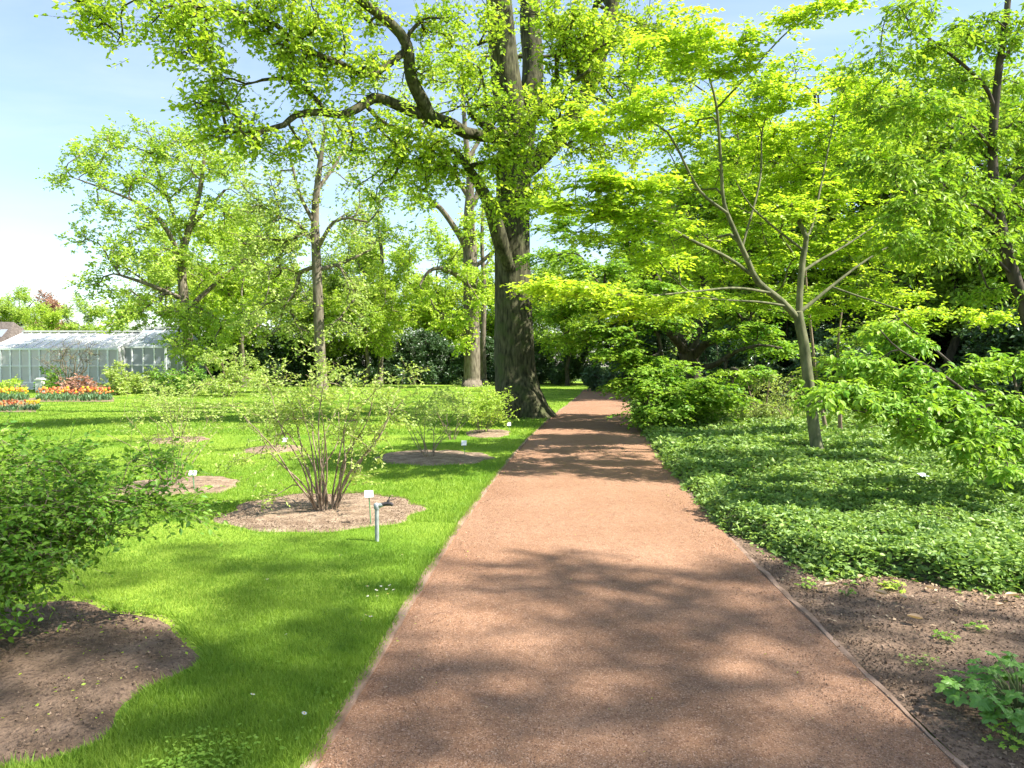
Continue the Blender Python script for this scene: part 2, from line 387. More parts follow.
P, tt = P[kk], tt[kk]; P[:, 2] = .022 + .014 * rng.random(len(P)); Dc = rnd(len(P)); Dc[:, 2] *= .2; Nc = rnd(len(P)) * .3; Nc[:, 2] += 1
cm = MB(); cm.leaves(*OV, P, Dc, Nc, .02 * rng.uniform(.7, 1.3, len(P)), .016, tt); tag(cm.build('clover', M['clover']), kind='stuff')
tag(mb.build('grass', M['grass_blade']), kind='stuff')

# ------------------------------------------------------------------ trees
def catmull(p, step):
    p = np.asarray(p, float); q = np.vstack([2 * p[0] - p[1], p, 2 * p[-1] - p[-2]]); out = []
    for i in range(1, len(q) - 2):
        d = np.linalg.norm(q[i + 1, :3] - q[i, :3]); m = max(1, int(math.ceil(d / step)))
        for t in np.linspace(0, 1, m, endpoint=False):
            a, b, c, e = q[i - 1], q[i], q[i + 1], q[i + 2]
            out.append(.5 * (2 * b + (c - a) * t + (2 * a - 5 * b + 4 * c - e) * t * t + (3 * b - a - 3 * c + e) * t ** 3))
    out.append(p[-1]); return np.array(out)
def pl(Y, *pts):
    """limb from (px, py, dY, radius px) to rows x y z r"""
    out = []
    for px, py, dy, r in pts:
        out.append([*at(px, py, Y + dy), r * (Y + dy) / F])
    return np.array(out)
def clump(Y, px, py, dy, rx, ry, rz, n):
    k = (Y + dy) / F
    return (at(px, py, Y + dy), np.array([rx * k, rz, ry * k]), n)
def sample(clumps):
    out = []
    for c, r, n in clumps:
        u = norm(rnd(n)) * (rng.random(n) ** .45)[:, None]; out.append(np.asarray(c) + u * r)
    return np.concatenate(out)
def grow(limbs, targets, step=.5, rt=.008, pull=.35, sag=.0, zpen=0.0):
    P = [l[:, :3] for l in limbs]; Rr = [l[:, 3] for l in limbs]
    dirs = [norm(np.gradient(p, axis=0)) for p in P]
    pts = np.concatenate(P); rad = np.concatenate(Rr); dr = np.concatenate(dirs); ns = len(pts)
    ok = np.concatenate([np.arange(len(p)) > (len(p) * .45 if i == 0 else len(p) * .2) for i, p in enumerate(P)])
    if not ok.any(): ok[:] = True
    d0 = np.array([np.min(np.linalg.norm(pts[ok] - t, axis=1)) for t in targets])
    order = np.argsort(d0)
    cap = ns + len(targets) * 24; A = np.zeros((cap, 3)); A[:ns] = pts; Dv = np.zeros((cap, 3)); Dv[:ns] = dr
    par = np.full(cap, -1); okk = np.zeros(cap, bool); okk[:ns] = ok; n = ns; tips = []
    depth = np.zeros(cap)
    for ti in order:
        t = targets[ti]; df = t - A[:n]; ds = np.linalg.norm(df, axis=1)
        cosv = np.sum(df * Dv[:n], 1) / np.maximum(ds, 1e-6)
        cost = ds * (1.25 - .35 * cosv) + depth[:n] * .12 + np.maximum(0, -df[:, 2]) * zpen; cost[~okk[:n]] = 1e9
        j = int(np.argmin(cost)); a = A[j]; L = ds[j]
        m = int(min(20, max(2, math.ceil(L / step))))
        c = a + Dv[j] * L * pull + rng.normal(0, .06 * L, 3); c[2] += sag * L
        prev = j
        for q in range(1, m + 1):
            s = q / m; p = (1 - s) ** 2 * a + 2 * s * (1 - s) * c + s * s * t
            if q < m: p = p + rng.normal(0, .03 * L / m ** .5, 3)
            A[n] = p; Dv[n] = norm(p - A[prev]); par[n] = prev; okk[n] = True; depth[n] = depth[prev] + np.linalg.norm(p - A[prev]); prev = n; n += 1
        tips.append(prev)
    w = np.zeros(n); w[tips] = 1
    for i in range(n - 1, ns - 1, -1):
        w[par[i]] += w[i]
    r = rt * np.sqrt(np.maximum(w, 1)); r[:ns] = rad
    for i in range(ns, n):
        r[i] = min(r[i], r[par[i]] * (.7 if par[i] < ns else 1.0))
        r[i] = max(r[i], rt * .6)
    ii = np.arange(ns, n); return A[par[ii]], A[ii], np.minimum(r[par[ii]], r[ii] * 1.5), r[ii]
def foliage(mb, tw, T, ctr, sp):
    """shoots with leaves round every target"""
    K, n = sp['K'], sp['n']; nt = len(T)
    out = norm(T - ctr)
    B = np.repeat(T, K, 0); d = norm(rnd(nt * K)) + np.repeat(out, K, 0) * sp.get('out', .5)
    d[:, 2] = d[:, 2] * sp.get('flat', 1) + sp.get('rise', .15); d = norm(d)
    ln = sp['len'] * rng.uniform(.45, 1.25, nt * K)
    B = B + rnd(nt * K) * sp.get('jit', .08) * np.array([1, 1, sp.get('flat', 1)])
    dr = sp.get('droop', .1)
    end = B + d * ln[:, None]; end[:, 2] -= dr * ln
    if tw is not None: tw.segs(B, end, sp.get('tr', .005), sp.get('tr', .005) * .4, 3)
    s = (np.arange(n) + .6) / n; s = np.clip(np.tile(s, nt * K) + rng.uniform(-.5, .5, nt * K * n) / n, .05, 1.05)
    Br = np.repeat(B, n, 0); dd = np.repeat(d, n, 0); l = np.repeat(ln, n)
    P = Br + dd * (l * s)[:, None]; P[:, 2] -= dr * l * s * s
    N_ = len(P); up = np.array([0, 0, 1.0])
    side = norm(np.cross(dd, up) + 1e-3) * np.where(np.arange(N_) % 2, 1, -1)[:, None]
    D = dd * .6 + side * sp.get('side', .8) + rnd(N_) * sp.get('rd', .35); D[:, 2] = D[:, 2] * sp.get('lflat', 1) - sp.get('hang', .15)
    Nn = up * sp.get('nup', 1.0) + rnd(N_) * sp.get('nr', .5)
    L = sp['L'] * rng.uniform(.6, 1.25, N_)
    cl = np.repeat(rng.random(nt), K * n); t = np.clip(.5 * cl + .5 * rng.random(N_) + sp.get('tb', 0), 0, 1)
    mb.leaves(*sp.get('tpl', RH), P, D, Nn, L, L * sp.get('asp', .6), t)
def tree(name, label, cat, group, limbs, clumps, sp, bark, leaf, base, step=.5, sides=10, flare=None, ctr=None, loose=None, gp={}):
    root = empty(name, base, label, cat, group)
    lim = [catmull(l, sp.get('lstep', .35)) for l in limbs]
    T = sample(clumps)
    for i, l in enumerate(lim):
        mb = MB(); mb.tube(l[:, :3], l[:, 3], sides if i == 0 else max(6, sides - 3), flare=flare if i == 0 else None)
        mb.build('trunk' if i == 0 else 'branch', bark, root, smooth=True, origin=base)
    tw = MB(); a, b, ra, rb = grow(lim, T, step, sp.get('rt', .008), **gp); tw.segs(a, b, ra, rb, 5)
    cr = MB(); c0 = np.mean(T, 0) if ctr is None else np.asarray(ctr)
    foliage(cr, tw, T, c0 - np.array([0, 0, sp.get('cdown', 1.0)]), sp)
    tw.build('twigs', bark, root, smooth=True, origin=base)
    cr.build('crown', leaf, root, origin=base)
    return root
def copy_tree(o, loc, rz, sc, label, mats=None, group=None):
    c = o.copy(); C.objects.link(c); c.location = loc; c.rotation_euler = (0, 0, rz); c.scale = (sc, sc, sc) if np.isscalar(sc) else sc
    c['label'] = label
    if group: c['group'] = group
    for ch in list(o.children):
        d = ch.copy(); C.objects.link(d); d.parent = c
        if mats and d.name.split('.')[0] in mats and d.material_slots:
            d.material_slots[0].link = 'OBJECT'; d.material_slots[0].material = mats[d.name.split('.')[0]]
    return c

# ---- the big oak beside the path
OY = 23.4
def oak_flare(i, a):
    f = max(0, 1 - i * .35 / 3.2)
    return 1 + .10 * f ** 2 * np.sin(3 * a + .6) + .07 * f * f * np.sin(5 * a + 2) + .035 * np.sin(7 * a + i * .4) + .02 * np.sin(13 * a + i * .7)
ob = np.array([*gr(521, 417), 0])
oak_l = [
    np.vstack([[*(ob + [0, 0, -.1]), 1.02], [*(ob + [-.03, 0, .12]), .92], [*(ob + [-.06, 0, .5]), .76], pl(OY, (516, 380, 0, 21), (514, 330, 0, 19), (512, 250, 0, 17.5), (514, 180, 0, 17), (517, 130, 0, 18), (518, 112, 0, 17))]),
    pl(OY, (514, 130, 0, 13), (508, 95, -.2, 15), (504, 60, -.3, 14), (500, 15, -.4, 13), (494, -60, -.6, 11), (480, -180, -1, 8), (470, -300, -1, 4)),
    pl(OY, (524, 130, .3, 11), (531, 95, .6, 11), (533, 60, .8, 10.5), (530, 10, .9, 10), (538, -80, 1.2, 8), (560, -220, 1.6, 4)),
    pl(OY, (520, 175, .4, 9), (545, 152, .8, 9.5), (572, 118, 1.3, 8.5), (592, 80, 1.5, 8), (606, 30, 1.7, 7), (625, -40, 2, 5.5), (670, -160, 3, 3)),
    pl(OY, (506, 138, -.3, 7), (485, 136, -.8, 6), (466, 133, -1.2, 6), (452, 125, -1.6, 6.5), (430, 117, -2.2, 7.5), (423, 102, -2.6, 7), (411, 77, -3, 6), (407, 45, -3.4, 5.5), (391, 24, -3.8, 5), (362, 2, -4.4, 4.2), (330, -20, -5, 3)),
    pl(OY, (432, 117, -2.2, 6), (408, 110, -2.6, 5.5), (390, 102, -3, 5), (374, 98, -3.2, 5), (358, 108, -3.5, 4.4), (341, 115, -3.8, 4), (321, 112, -4.2, 3.6), (296, 115, -4.6, 3.2), (284, 125, -4.9, 2.8), (265, 130, -5.2, 2.4), (255, 138, -5.5, 1.6)),
    pl(OY, (325, 112, -4.1, 2.6), (314, 97, -4.4, 2.4), (290, 79, -4.8, 2), (262, 80, -5.2, 1.5)),
    pl(OY, (407, 50, -3.3, 3.6), (370, 75, -3.8, 3.2), (340, 63, -4.4, 3), (312, 52, -5, 2.8), (290, 38, -5.4, 2.6), (275, 24, -5.8, 2.4), (245, 14, -6.4, 2), (215, 8, -7, 1.6), (170, 6, -7.5, 1.2)),
    pl(OY, (509, 268, -.5, 6), (500, 240, -.9, 8), (491, 208, -1.2, 7), (481, 188, -1.5, 5.6), (471, 172, -1.8, 4.4), (455, 150, -2.2, 2.8)),
    pl(OY, (512, 136, -.6, 5), (496, 133, -1.4, 5), (470, 112, -2, 3.5), (478, 106, -2.4, 3), (500, 104, -3, 2)),
    pl(OY, (520, 140, -.5, 4), (545, 105, -2.0, 3.6), (562, 100, -2.5, 3), (567, 88, -3, 2.4), (590, 70, -4, 1.6)),
]
oc = []
for px, py, rx, ry, n, dy in [
    (97, 10, 14, 10, 7, -7.6), (113, 36, 14, 9, 6, -7.4), (140, 8, 22, 8, 5, -7.3), (187, 18, 26, 12, 16, -7.2), (200, 42, 18, 12, 11, -7), (193, 60, 10, 6, 4, -7), (162, 42, 10, 5, 3, -7), (234, 22, 28, 14, 11, -6.4), (267, 34, 26, 14, 10, -5.8),
    (230, 78, 16, 12, 6, -5.5), (214, 100, 20, 12, 8, -5.5), (212, 114, 24, 12, 8, -5.4), (240, 126, 26, 13, 9, -5.4), (300, 68, 24, 16, 12, -5), (312, 90, 22, 14, 10, -4.6), (267, 144, 26, 12, 8, -5.2), (236, 146, 20, 12, 8, -5), (325, 30, 28, 18, 15, -5),
    (285, 8, 36, 12, 16, -6), (370, 8, 36, 14, 14, -4), (320, 55, 24, 16, 12, -4), (350, 76, 28, 14, 11, -4), (378, 66, 20, 14, 8, -4), (440, 30, 28, 20, 18, -3), (480, 28, 26, 22, 11, -2), (470, 75, 26, 14, 14, -3), (428, 70, 12, 10, 6, -3), (393, 128, 28, 14, 13, -3.4), (345, 140, 26, 14, 12, -4),
    (412, 146, 30, 14, 14, -3.2), (443, 148, 26, 16, 13, -3), (484, 114, 34, 16, 12, -3.5), (488, 154, 34, 16, 16, -3.2), (534, 150, 34, 18, 17, -3), (534, 112, 30, 20, 11, -4), (556, 110, 26, 18, 18, -3), (574, 66, 32, 22, 26, -2.5), (594, 42, 32, 22, 26, -2.5), (616, 84, 30, 22, 22, -1),
    (560, 32, 28, 22, 22, -3.5), (545, 12, 30, 16, 10, -3), (634, 34, 30, 24, 22, 0), (622, 150, 30, 22, 14, 1), (590, 150, 26, 16, 14, 0), (500, 196, 36, 12, 12, -3.2), (535, 192, 26, 12, 14, -3), (447, 170, 28, 12, 14, -2.6), (400, 170, 24, 10, 8, -2), (660, 60, 30, 30, 18, 1.5), (650, 110, 28, 20, 12, 2), (375, 190, 20, 10, 5, -2),
    (430, 190, 22, 10, 6, -2.5), (300, 150, 22, 10, 7, -4)]:
    oc.append(clump(OY, px, py, dy, rx, ry, 1.1, n))
for q in range(30):   # the part of the crown above the frame, real but only seen as its shade
    a = rng.random() * 6.28; r = 10 * math.sqrt(rng.random())
    oc.append((np.array([ob[0] + r * math.cos(a), OY + r * .8 * math.sin(a) - 1, 14.5 + rng.random() * 6]), np.array([2.0, 2.0, 1.2]), 4))
for q in range(16):   # far side of the crown
    oc.append((np.array([ob[0] + rng.uniform(-8, 8), OY + rng.uniform(2, 7), rng.uniform(9, 15)]), np.array([1.7, 1.7, 1.0]), 6))
oak_sp = dict(K=8, n=7, len=.58, L=.138, asp=.62, out=.4, rise=.12, droop=.12, nup=.9, nr=.7, rt=.013, hang=.2, cdown=3, lstep=.35, tr=.006, jit=.12)
tree('oak_tree', 'huge old oak with a thick dark trunk standing close beside the red path', 'tree', None, oak_l, oc, oak_sp, M['oak_bark'], M['oak_leaf'], tuple(ob), step=.6, sides=28, flare=oak_flare)

# ---- slender pale-barked maple standing in the ivy
MY = 13.3
mbse = np.array([*gr(818, 456), 0])
ml = [
    np.vstack([[*(mbse + [.02, 0, -.05]), .125], pl(MY, (815, 436, 0, 6.2), (811, 405, 0, 5.8), (807, 370, 0, 5.6), (804, 345, 0, 5.4), (799, 320, 0, 5.2), (798, 312, 0, 4.8))]),
    pl(MY, (799, 320, 0, 4.2), (781, 301, -.1, 4.2), (758, 282, -.2, 3.8), (747, 259, -.3, 3.2), (735, 232, -.4, 2.8), (724, 203, -.5, 2.2), (721, 166, -.6, 1.9), (716, 104, -.8, 1.5), (705, 66, -.9, 1.1), (692, 30, -1, .8)),
    pl(MY, (717, 108, -.8, 1.2), (745, 78, -1, 1.1), (782, 37, -1.3, .9), (810, 14, -1.5, .7), (835, -5, -1.7, .5)),
    pl(MY, (728, 214, -.5, 2), (699, 190, -.7, 1.7), (676, 146, -1, 1.4), (660, 127, -1.2, 1.2), (612, 104, -1.6, .8), (580, 92, -2, .5)),
    pl(MY, (756, 278, -.2, 2.4), (728, 258, -.4, 2.1), (691, 240, -.7, 1.8), (662, 224, -.9, 1.5), (622, 213, -1.3, 1.2), (570, 204, -1.6, .9), (530, 201, -1.9, .5)),
    pl(MY, (799, 316, 0, 4), (800, 290, .05, 3.8), (803, 257, .1, 3.5), (806, 238, .1, 3), (798, 220, .1, 2.8), (790, 204, .1, 2.4)),
    pl(MY, (805, 240, .1, 1.8), (812, 226, .3, 1.6), (820, 190, .6, 1.2), (830, 140, 1, .8), (840, 90, 1.4, .5)),
    pl(MY, (803, 250, .1, 1.6), (775, 228, -.1, 1.3), (750, 205, -.3, 1), (735, 180, -.5, .6)),
    pl(MY, (800, 312, 0, 2.6), (815, 300, .1, 2.2), (832, 286, .2, 1.8), (865, 261, .4, 1.3), (900, 240, .7, .7)),
    pl(MY, (802, 272, .1, 2), (820, 260, .3, 1.6), (848, 244, .5, 1.2), (880, 222, .8, .6)),
    pl(MY, (786, 306, -.1, 1.6), (760, 302, -.4, 1.3), (725, 300, -.8, 1), (690, 297, -1.2, .6)),
    pl(MY, (772, 293, -.15, 1.8), (735, 288, -.7, 1.5), (690, 292, -1.3, 1.2), (640, 296, -2, .9), (590, 292, -2.6, .6), (545, 287, -3, .4)),
    pl(MY, (832, 287, .2, 1.2), (870, 300, 0, 1), (920, 314, -.3, .8), (985, 318, -.6, .4)),
    pl(MY, (742, 248, -.3, 1.5), (760, 180, 0, 1.2), (765, 120, .4, .9), (800, 60, .8, .5)),
]
ml = [np.column_stack([l[:, :3], l[:, 3] * (.95 if i == 0 else .85)]) for i, l in enumerate(ml)]
mc = []
for px, py, rx, ry, n, dy in [
    (560, 205, 30, 8, 12, -1.8), (610, 208, 40, 9, 16, -1.4), (600, 180, 40, 9, 14, -1.6), (660, 220, 45, 12, 18, -1), (640, 190, 40, 14, 18, -1.3), (690, 240, 40, 12, 16, -.6), (600, 120, 30, 14, 12, -1.8), (640, 110, 40, 18, 20, -1.4), (675, 140, 40, 22, 22, -1),
    (690, 180, 40, 18, 22, -.8), (725, 120, 36, 30, 26, -.6), (700, 60, 40, 26, 22, -.9), (680, 30, 36, 20, 14, -1), (740, 60, 34, 22, 16, -1), (790, 90, 40, 32, 26, .4), (760, 150, 42, 32, 32, .2), (820, 130, 44, 30, 30, 1), (860, 140, 40, 28, 20, 1.2),
    (800, 190, 50, 30, 38, .6), (740, 200, 40, 28, 28, .2), (850, 190, 46, 26, 28, .9), (870, 230, 44, 26, 26, .8), (830, 250, 46, 26, 32, .7), (770, 250, 44, 24, 28, .6), (720, 270, 44, 20, 24, .4), (700, 298, 40, 8, 12, -1), (850, 290, 44, 18, 20, .9), (760, 295, 40, 16, 18, .8), (900, 255, 36, 20, 14, 1),
    (790, 20, 30, 18, 8, -1.2), (830, 8, 26, 12, 7, -1.5), (640, 60, 30, 20, 8, -1.4), (820, 310, 40, 14, 12, 1.4), (880, 300, 40, 14, 12, 1.5), (850, 90, 34, 22, 14, 1.4), (615, 240, 40, 8, 12, -1), (780, 215, 40, 16, 14, -.6), (655, 262, 40, 9, 12, -.6)]:
    mc.append(clump(MY, px, py, dy + (-.7 if px < 670 or py < 100 else .9), rx, ry, .6, n))
for px, py, dy, rx, n in ((545, 286, -3, 34, 10), (595, 291, -2.6, 36, 14), (645, 300, -2, 38, 14), (690, 306, -1.4, 34, 11), (620, 312, -2.2, 36, 9), (930, 314, -.3, 34, 9), (975, 318, -.5, 28, 8), (890, 322, 0, 30, 7)):
    mc.append(clump(MY, px, py, dy, rx, 5, .5, n))
msp = dict(K=10, n=8, len=.34, L=.082, asp=.72, out=.4, flat=.3, rise=.03, droop=.12, nup=1.3, nr=.45, rt=.0045, hang=.2, lflat=.4, cdown=.5, lstep=.2, tr=.0025, jit=.08)
tree('maple_tree', 'slender young maple with smooth grey forked trunk and yellow-green leaves rising from the ivy', 'tree', None, ml, mc, msp, M['smooth_bark'], M['maple_leaf'], tuple(mbse), step=.3, sides=12)

# ---- layered maple hanging over the path
JY = 21.5
jb = np.array([at(695, 390, JY)[0], JY, 0])
jl = [
    np.vstack([[*(jb + [0, 0, -.05]), .42], pl(JY, (694, 378, 0, 10), (690, 362, 0, 9), (686, 352, 0, 8))]),
    pl(JY, (688, 356, 0, 5), (676, 340, -.4, 4), (664, 328, -.9, 3), (640, 305, -1.6, 2.2), (600, 285, -2.4, 1.4)),
    pl(JY, (691, 360, 0, 5), (704, 345, -.3, 4), (722, 338, -.8, 3), (748, 322, -1.2, 2)),
    pl(JY, (690, 357, .1, 5), (700, 320, .5, 4), (704, 270, .8, 3), (690, 220, 1, 2), (680, 190, 1, 1.2)),
    pl(JY, (687, 355, .2, 4.5), (668, 300, .6, 3.4), (640, 250, .4, 2.6), (610, 215, 0, 1.6)),
    pl(JY, (696, 366, -.2, 4), (712, 366, -1, 3), (735, 352, -1.8, 2.2), (760, 345, -2.5, 1.4)),
]
jc = []
for px, py, rx, ry, n, dy in [
    (560, 285, 36, 8, 12, -2.6), (600, 268, 44, 8, 18, -2), (555, 255, 34, 8, 12, -1.6), (610, 240, 46, 9, 18, -1), (570, 225, 36, 8, 12, -.5), (620, 212, 46, 9, 16, 0), (660, 195, 50, 10, 18, .5), (700, 180, 46, 12, 16, 1), (640, 290, 46, 9, 22, -2), (600, 305, 44, 9, 20, -2.4),
    (565, 312, 30, 8, 10, -2.2), (650, 320, 46, 9, 22, -2), (610, 332, 40, 9, 20, -2.2), (575, 340, 24, 7, 8, -1.5), (690, 300, 50, 10, 20, -1.6), (740, 300, 44, 10, 18, -1.4), (700, 265, 56, 10, 24, -.6), (660, 255, 46, 9, 18, -.8), (750, 265, 46, 10, 18, 0), (720, 235, 50, 10, 18, .6), (760, 225, 40, 10, 12, 1),
    (625, 350, 34, 9, 22, -2.4), (655, 365, 34, 10, 26, -2.6), (640, 385, 26, 10, 24, -2.8), (665, 392, 30, 12, 30, -3.2), (690, 400, 32, 10, 28, -3.4), (655, 412, 24, 8, 20, -3.6), (690, 385, 40, 10, 18, -3.4), (720, 395, 30, 9, 16, -3), (740, 330, 40, 9, 16, -1.8), (775, 345, 36, 9, 14, -1.6), (790, 310, 40, 9, 14, -.5), (650, 225, 40, 8, 14, -.2), (740, 372, 30, 8, 10, -2.4)]:
    jc.append(clump(JY, px, py, dy, rx, ry, 1.0, n))
jsp = dict(K=10, n=9, len=.48, L=.115, asp=.7, out=.5, flat=.22, rise=.0, droop=.25, nup=1.4, nr=.4, rt=.008, hang=.3, lflat=.35, cdown=.5, lstep=.3, tr=.004, jit=.12)
tree('layered_maple', 'low spreading maple in flat tiers, dark forked trunk, branches hanging over the path', 'tree', None, jl, jc, jsp, M['dark_bark'], M['layer_leaf'], tuple(jb), step=.45, sides=12)

# ---- leaning tree at the edge of the picture
AY = 10.8
ab = np.array([*at(1062, 452, AY)[:2], 0])
al = [
    np.vstack([[*(ab + [0, 0, -.05]), .15], pl(AY, (1050, 400, 0, 8), (1030, 325, 0, 6.6), (1012, 270, 0, 6), (1000, 222, 0, 5.4), (993, 170, 0, 4.8), (994, 120, 0, 4), (1000, 60, 0, 3.4), (1008, 0, 0, 2.8), (1010, -80, 0, 1.8), (1005, -160, 0, .9))]),
    pl(AY, (995, 110, 0, 2), (984, 85, -.1, 1.8), (955, 58, -.3, 1.5), (925, 35, -.5, 1.2), (900, 12, -.8, .7)),
    pl(AY, (993, 150, 0, 1.6), (968, 122, -.3, 1.4), (940, 108, -.6, 1.1), (915, 95, -.9, .6)),
    pl(AY, (993, 165, 0, 1.5), (970, 140, .4, 1.3), (935, 120, .9, 1), (895, 118, 1.3, .5)),
    pl(AY, (1000, 222, 0, 1.8), (975, 205, -.4, 1.5), (940, 200, -.8, 1.1), (900, 190, -1.2, .6)),
    pl(AY, (1012, 275, 0, 1.6), (985, 250, -.3, 1.3), (950, 240, -.6, 1), (920, 245, -.9, .5)),
    pl(AY, (1002, 200, 0, 2), (1030, 170, .2, 1.8), (1070, 140, .5, 1.2), (1110, 120, .8, .6)),
    pl(AY, (1001, 60, 0, 1.8), (1030, 30, .2, 1.4), (1060, 0, .5, 1), (1090, -40, .8, .5)),
]
ac = []
for px, py, rx, ry, n, dy in [
    (905, 20, 30, 14, 12, -.8), (940, 45, 30, 14, 12, -.5), (975, 30, 30, 20, 14, -.2), (1015, 30, 26, 26, 14, 0), (885, 60, 22, 12, 7, -.8), (880, 105, 24, 14, 9, -.6), (915, 105, 28, 14, 12, -.8), (950, 110, 26, 14, 12, -.6), (895, 130, 28, 14, 10, 1), (870, 160, 24, 14, 8, -1), (900, 170, 28, 14, 11, -1),
    (940, 170, 30, 16, 14, -.6), (980, 140, 26, 20, 12, 0), (1015, 110, 24, 26, 12, .2), (900, 200, 28, 14, 12, -1.1), (945, 205, 30, 14, 14, -.8), (985, 190, 28, 16, 12, -.3), (1020, 180, 24, 24, 14, .3), (930, 245, 30, 14, 13, -.8), (970, 240, 28, 14, 12, -.4), (1010, 240, 24, 18, 12, .2), (890, 240, 22, 10, 7, -1), (1000, 290, 24, 14, 9, .1), (960, 75, 24, 12, 8, 0), (1060, 100, 30, 40, 12, .4), (1050, 220, 40, 40, 14, .4), (1010, -50, 40, 30, 8, 0)]:
    ac.append(clump(AY, px, py, dy, rx, ry, .5, n))
asp = dict(K=9, n=7, len=.26, L=.095, asp=.42, out=.4, flat=.6, rise=.0, droop=.5, nup=.9, nr=.5, rt=.004, hang=.6, cdown=.2, lstep=.2, tr=.002, jit=.07, tpl=RH)
tree('leaning_tree', 'thin dark trunk leaning in from the edge with drooping mid-green leaves', 'tree', None, al, ac, asp, M['dark_bark'], M['ash_leaf'], tuple(ab), step=.25, sides=10)

# ---- large-leaved shrub reaching in below it
DY = 8.6
db = np.array([*at(1075, 470, DY)[:2], 0])
dl = [
    np.vstack([[*(db + [0, 0, -.03]), .05], pl(DY, (1060, 450, 0, 3.6), (1036, 442, 0, 3.2), (1010, 430, -.1, 2.8), (985, 410, -.2, 2.2), (950, 380, -.4, 1.6), (900, 350, -.5, 1), (880, 330, -.6, .6)), ]),
    pl(DY, (1040, 444, 0, 2.4), (1010, 420, .3, 2), (975, 385, .6, 1.6), (930, 345, .9, 1.1), (895, 315, 1.1, .6)),
    pl(DY, (1010, 430, -.1, 1.8), (975, 425, -.4, 1.5), (930, 420, -.7, 1.2), (880, 415, -.9, .9), (830, 405, -1, .5)),
    pl(DY, (1045, 446, 0, 2), (1020, 400, .3, 1.6), (1010, 360, .6, 1)),
    pl(DY, (1050, 448, 0, 1.8), (1015, 450, -.5, 1.4), (980, 445, -.9, .9)),
]
dc = []
for px, py, rx, ry, n, dy in [
    (885, 330, 26, 16, 11, .6), (910, 345, 24, 14, 9, .3), (860, 365, 28, 16, 13, -.2), (900, 375, 30, 14, 13, -.4), (850, 395, 30, 14, 13, -.8), (820, 400, 16, 12, 6, -1), (890, 405, 30, 14, 14, -.8), (930, 395, 30, 16, 14, -.5), (975, 375, 28, 14, 12, .2), (1010, 365, 22, 12, 9, .5), (960, 415, 30, 14, 14, -.6), (1000, 400, 26, 16, 13, 0), (920, 425, 26, 10, 9, -.8), (975, 440, 28, 12, 12, -.8), (1010, 435, 22, 14, 11, -.4), (990, 462, 24, 8, 7, -.9), (1050, 400, 30, 40, 22, .3), (1060, 450, 30, 20, 12, -.2)]:
    dc.append(clump(DY, px, py, dy, rx, ry, .35, n))
dsp = dict(K=9, n=6, len=.2, L=.083, asp=.55, out=.4, flat=.45, rise=.0, droop=.3, nup=1.2, nr=.4, rt=.004, hang=.55, cdown=.2, lstep=.15, tr=.0022, jit=.06, tpl=OV)
tree('dogwood_shrub', 'broad shrub with drooping oval leaves reaching out over the ivy', 'shrub', None, dl, dc, dsp, M['dark_bark'], M['dogwood_leaf'], tuple(db), step=.2, sides=8)

# ---- sapling with two thin stems behind the maple
SY = 16.6
sb = np.array([*gr(832, 437), 0])
sl = [np.vstack([[*(sb + [-.12, 0, -.03]), .05], pl(SY, (824, 420, 0, 2), (818, 390, 0, 1.6), (812, 340, 0, 1.4), (806, 280, 0, 1), (804, 240, 0, .7))]),
      np.vstack([[*(sb + [.2, 0, -.03]), .05], pl(SY, (840, 415, 0, 2.2), (843, 390, 0, 1.8), (838, 350, 0, 1.3), (842, 310, .2, .8))])]
sc_ = [clump(SY, 850, 340, 0, 30, 14, .6, 10), clump(SY, 830, 365, 0, 24, 10, .5, 8), clump(SY, 800, 300, 0, 26, 14, .6, 8), clump(SY, 870, 385, .5, 26, 10, .5, 8), clump(SY, 815, 380, 0, 18, 8, .5, 6)]
tree('sapling', 'small sapling with two thin brown stems behind the grey maple trunk', 'tree', None, sl, sc_, dict(msp, L=.085), M['stem_bark'], M['wood_leaf'], tuple(sb), step=.3, sides=8)

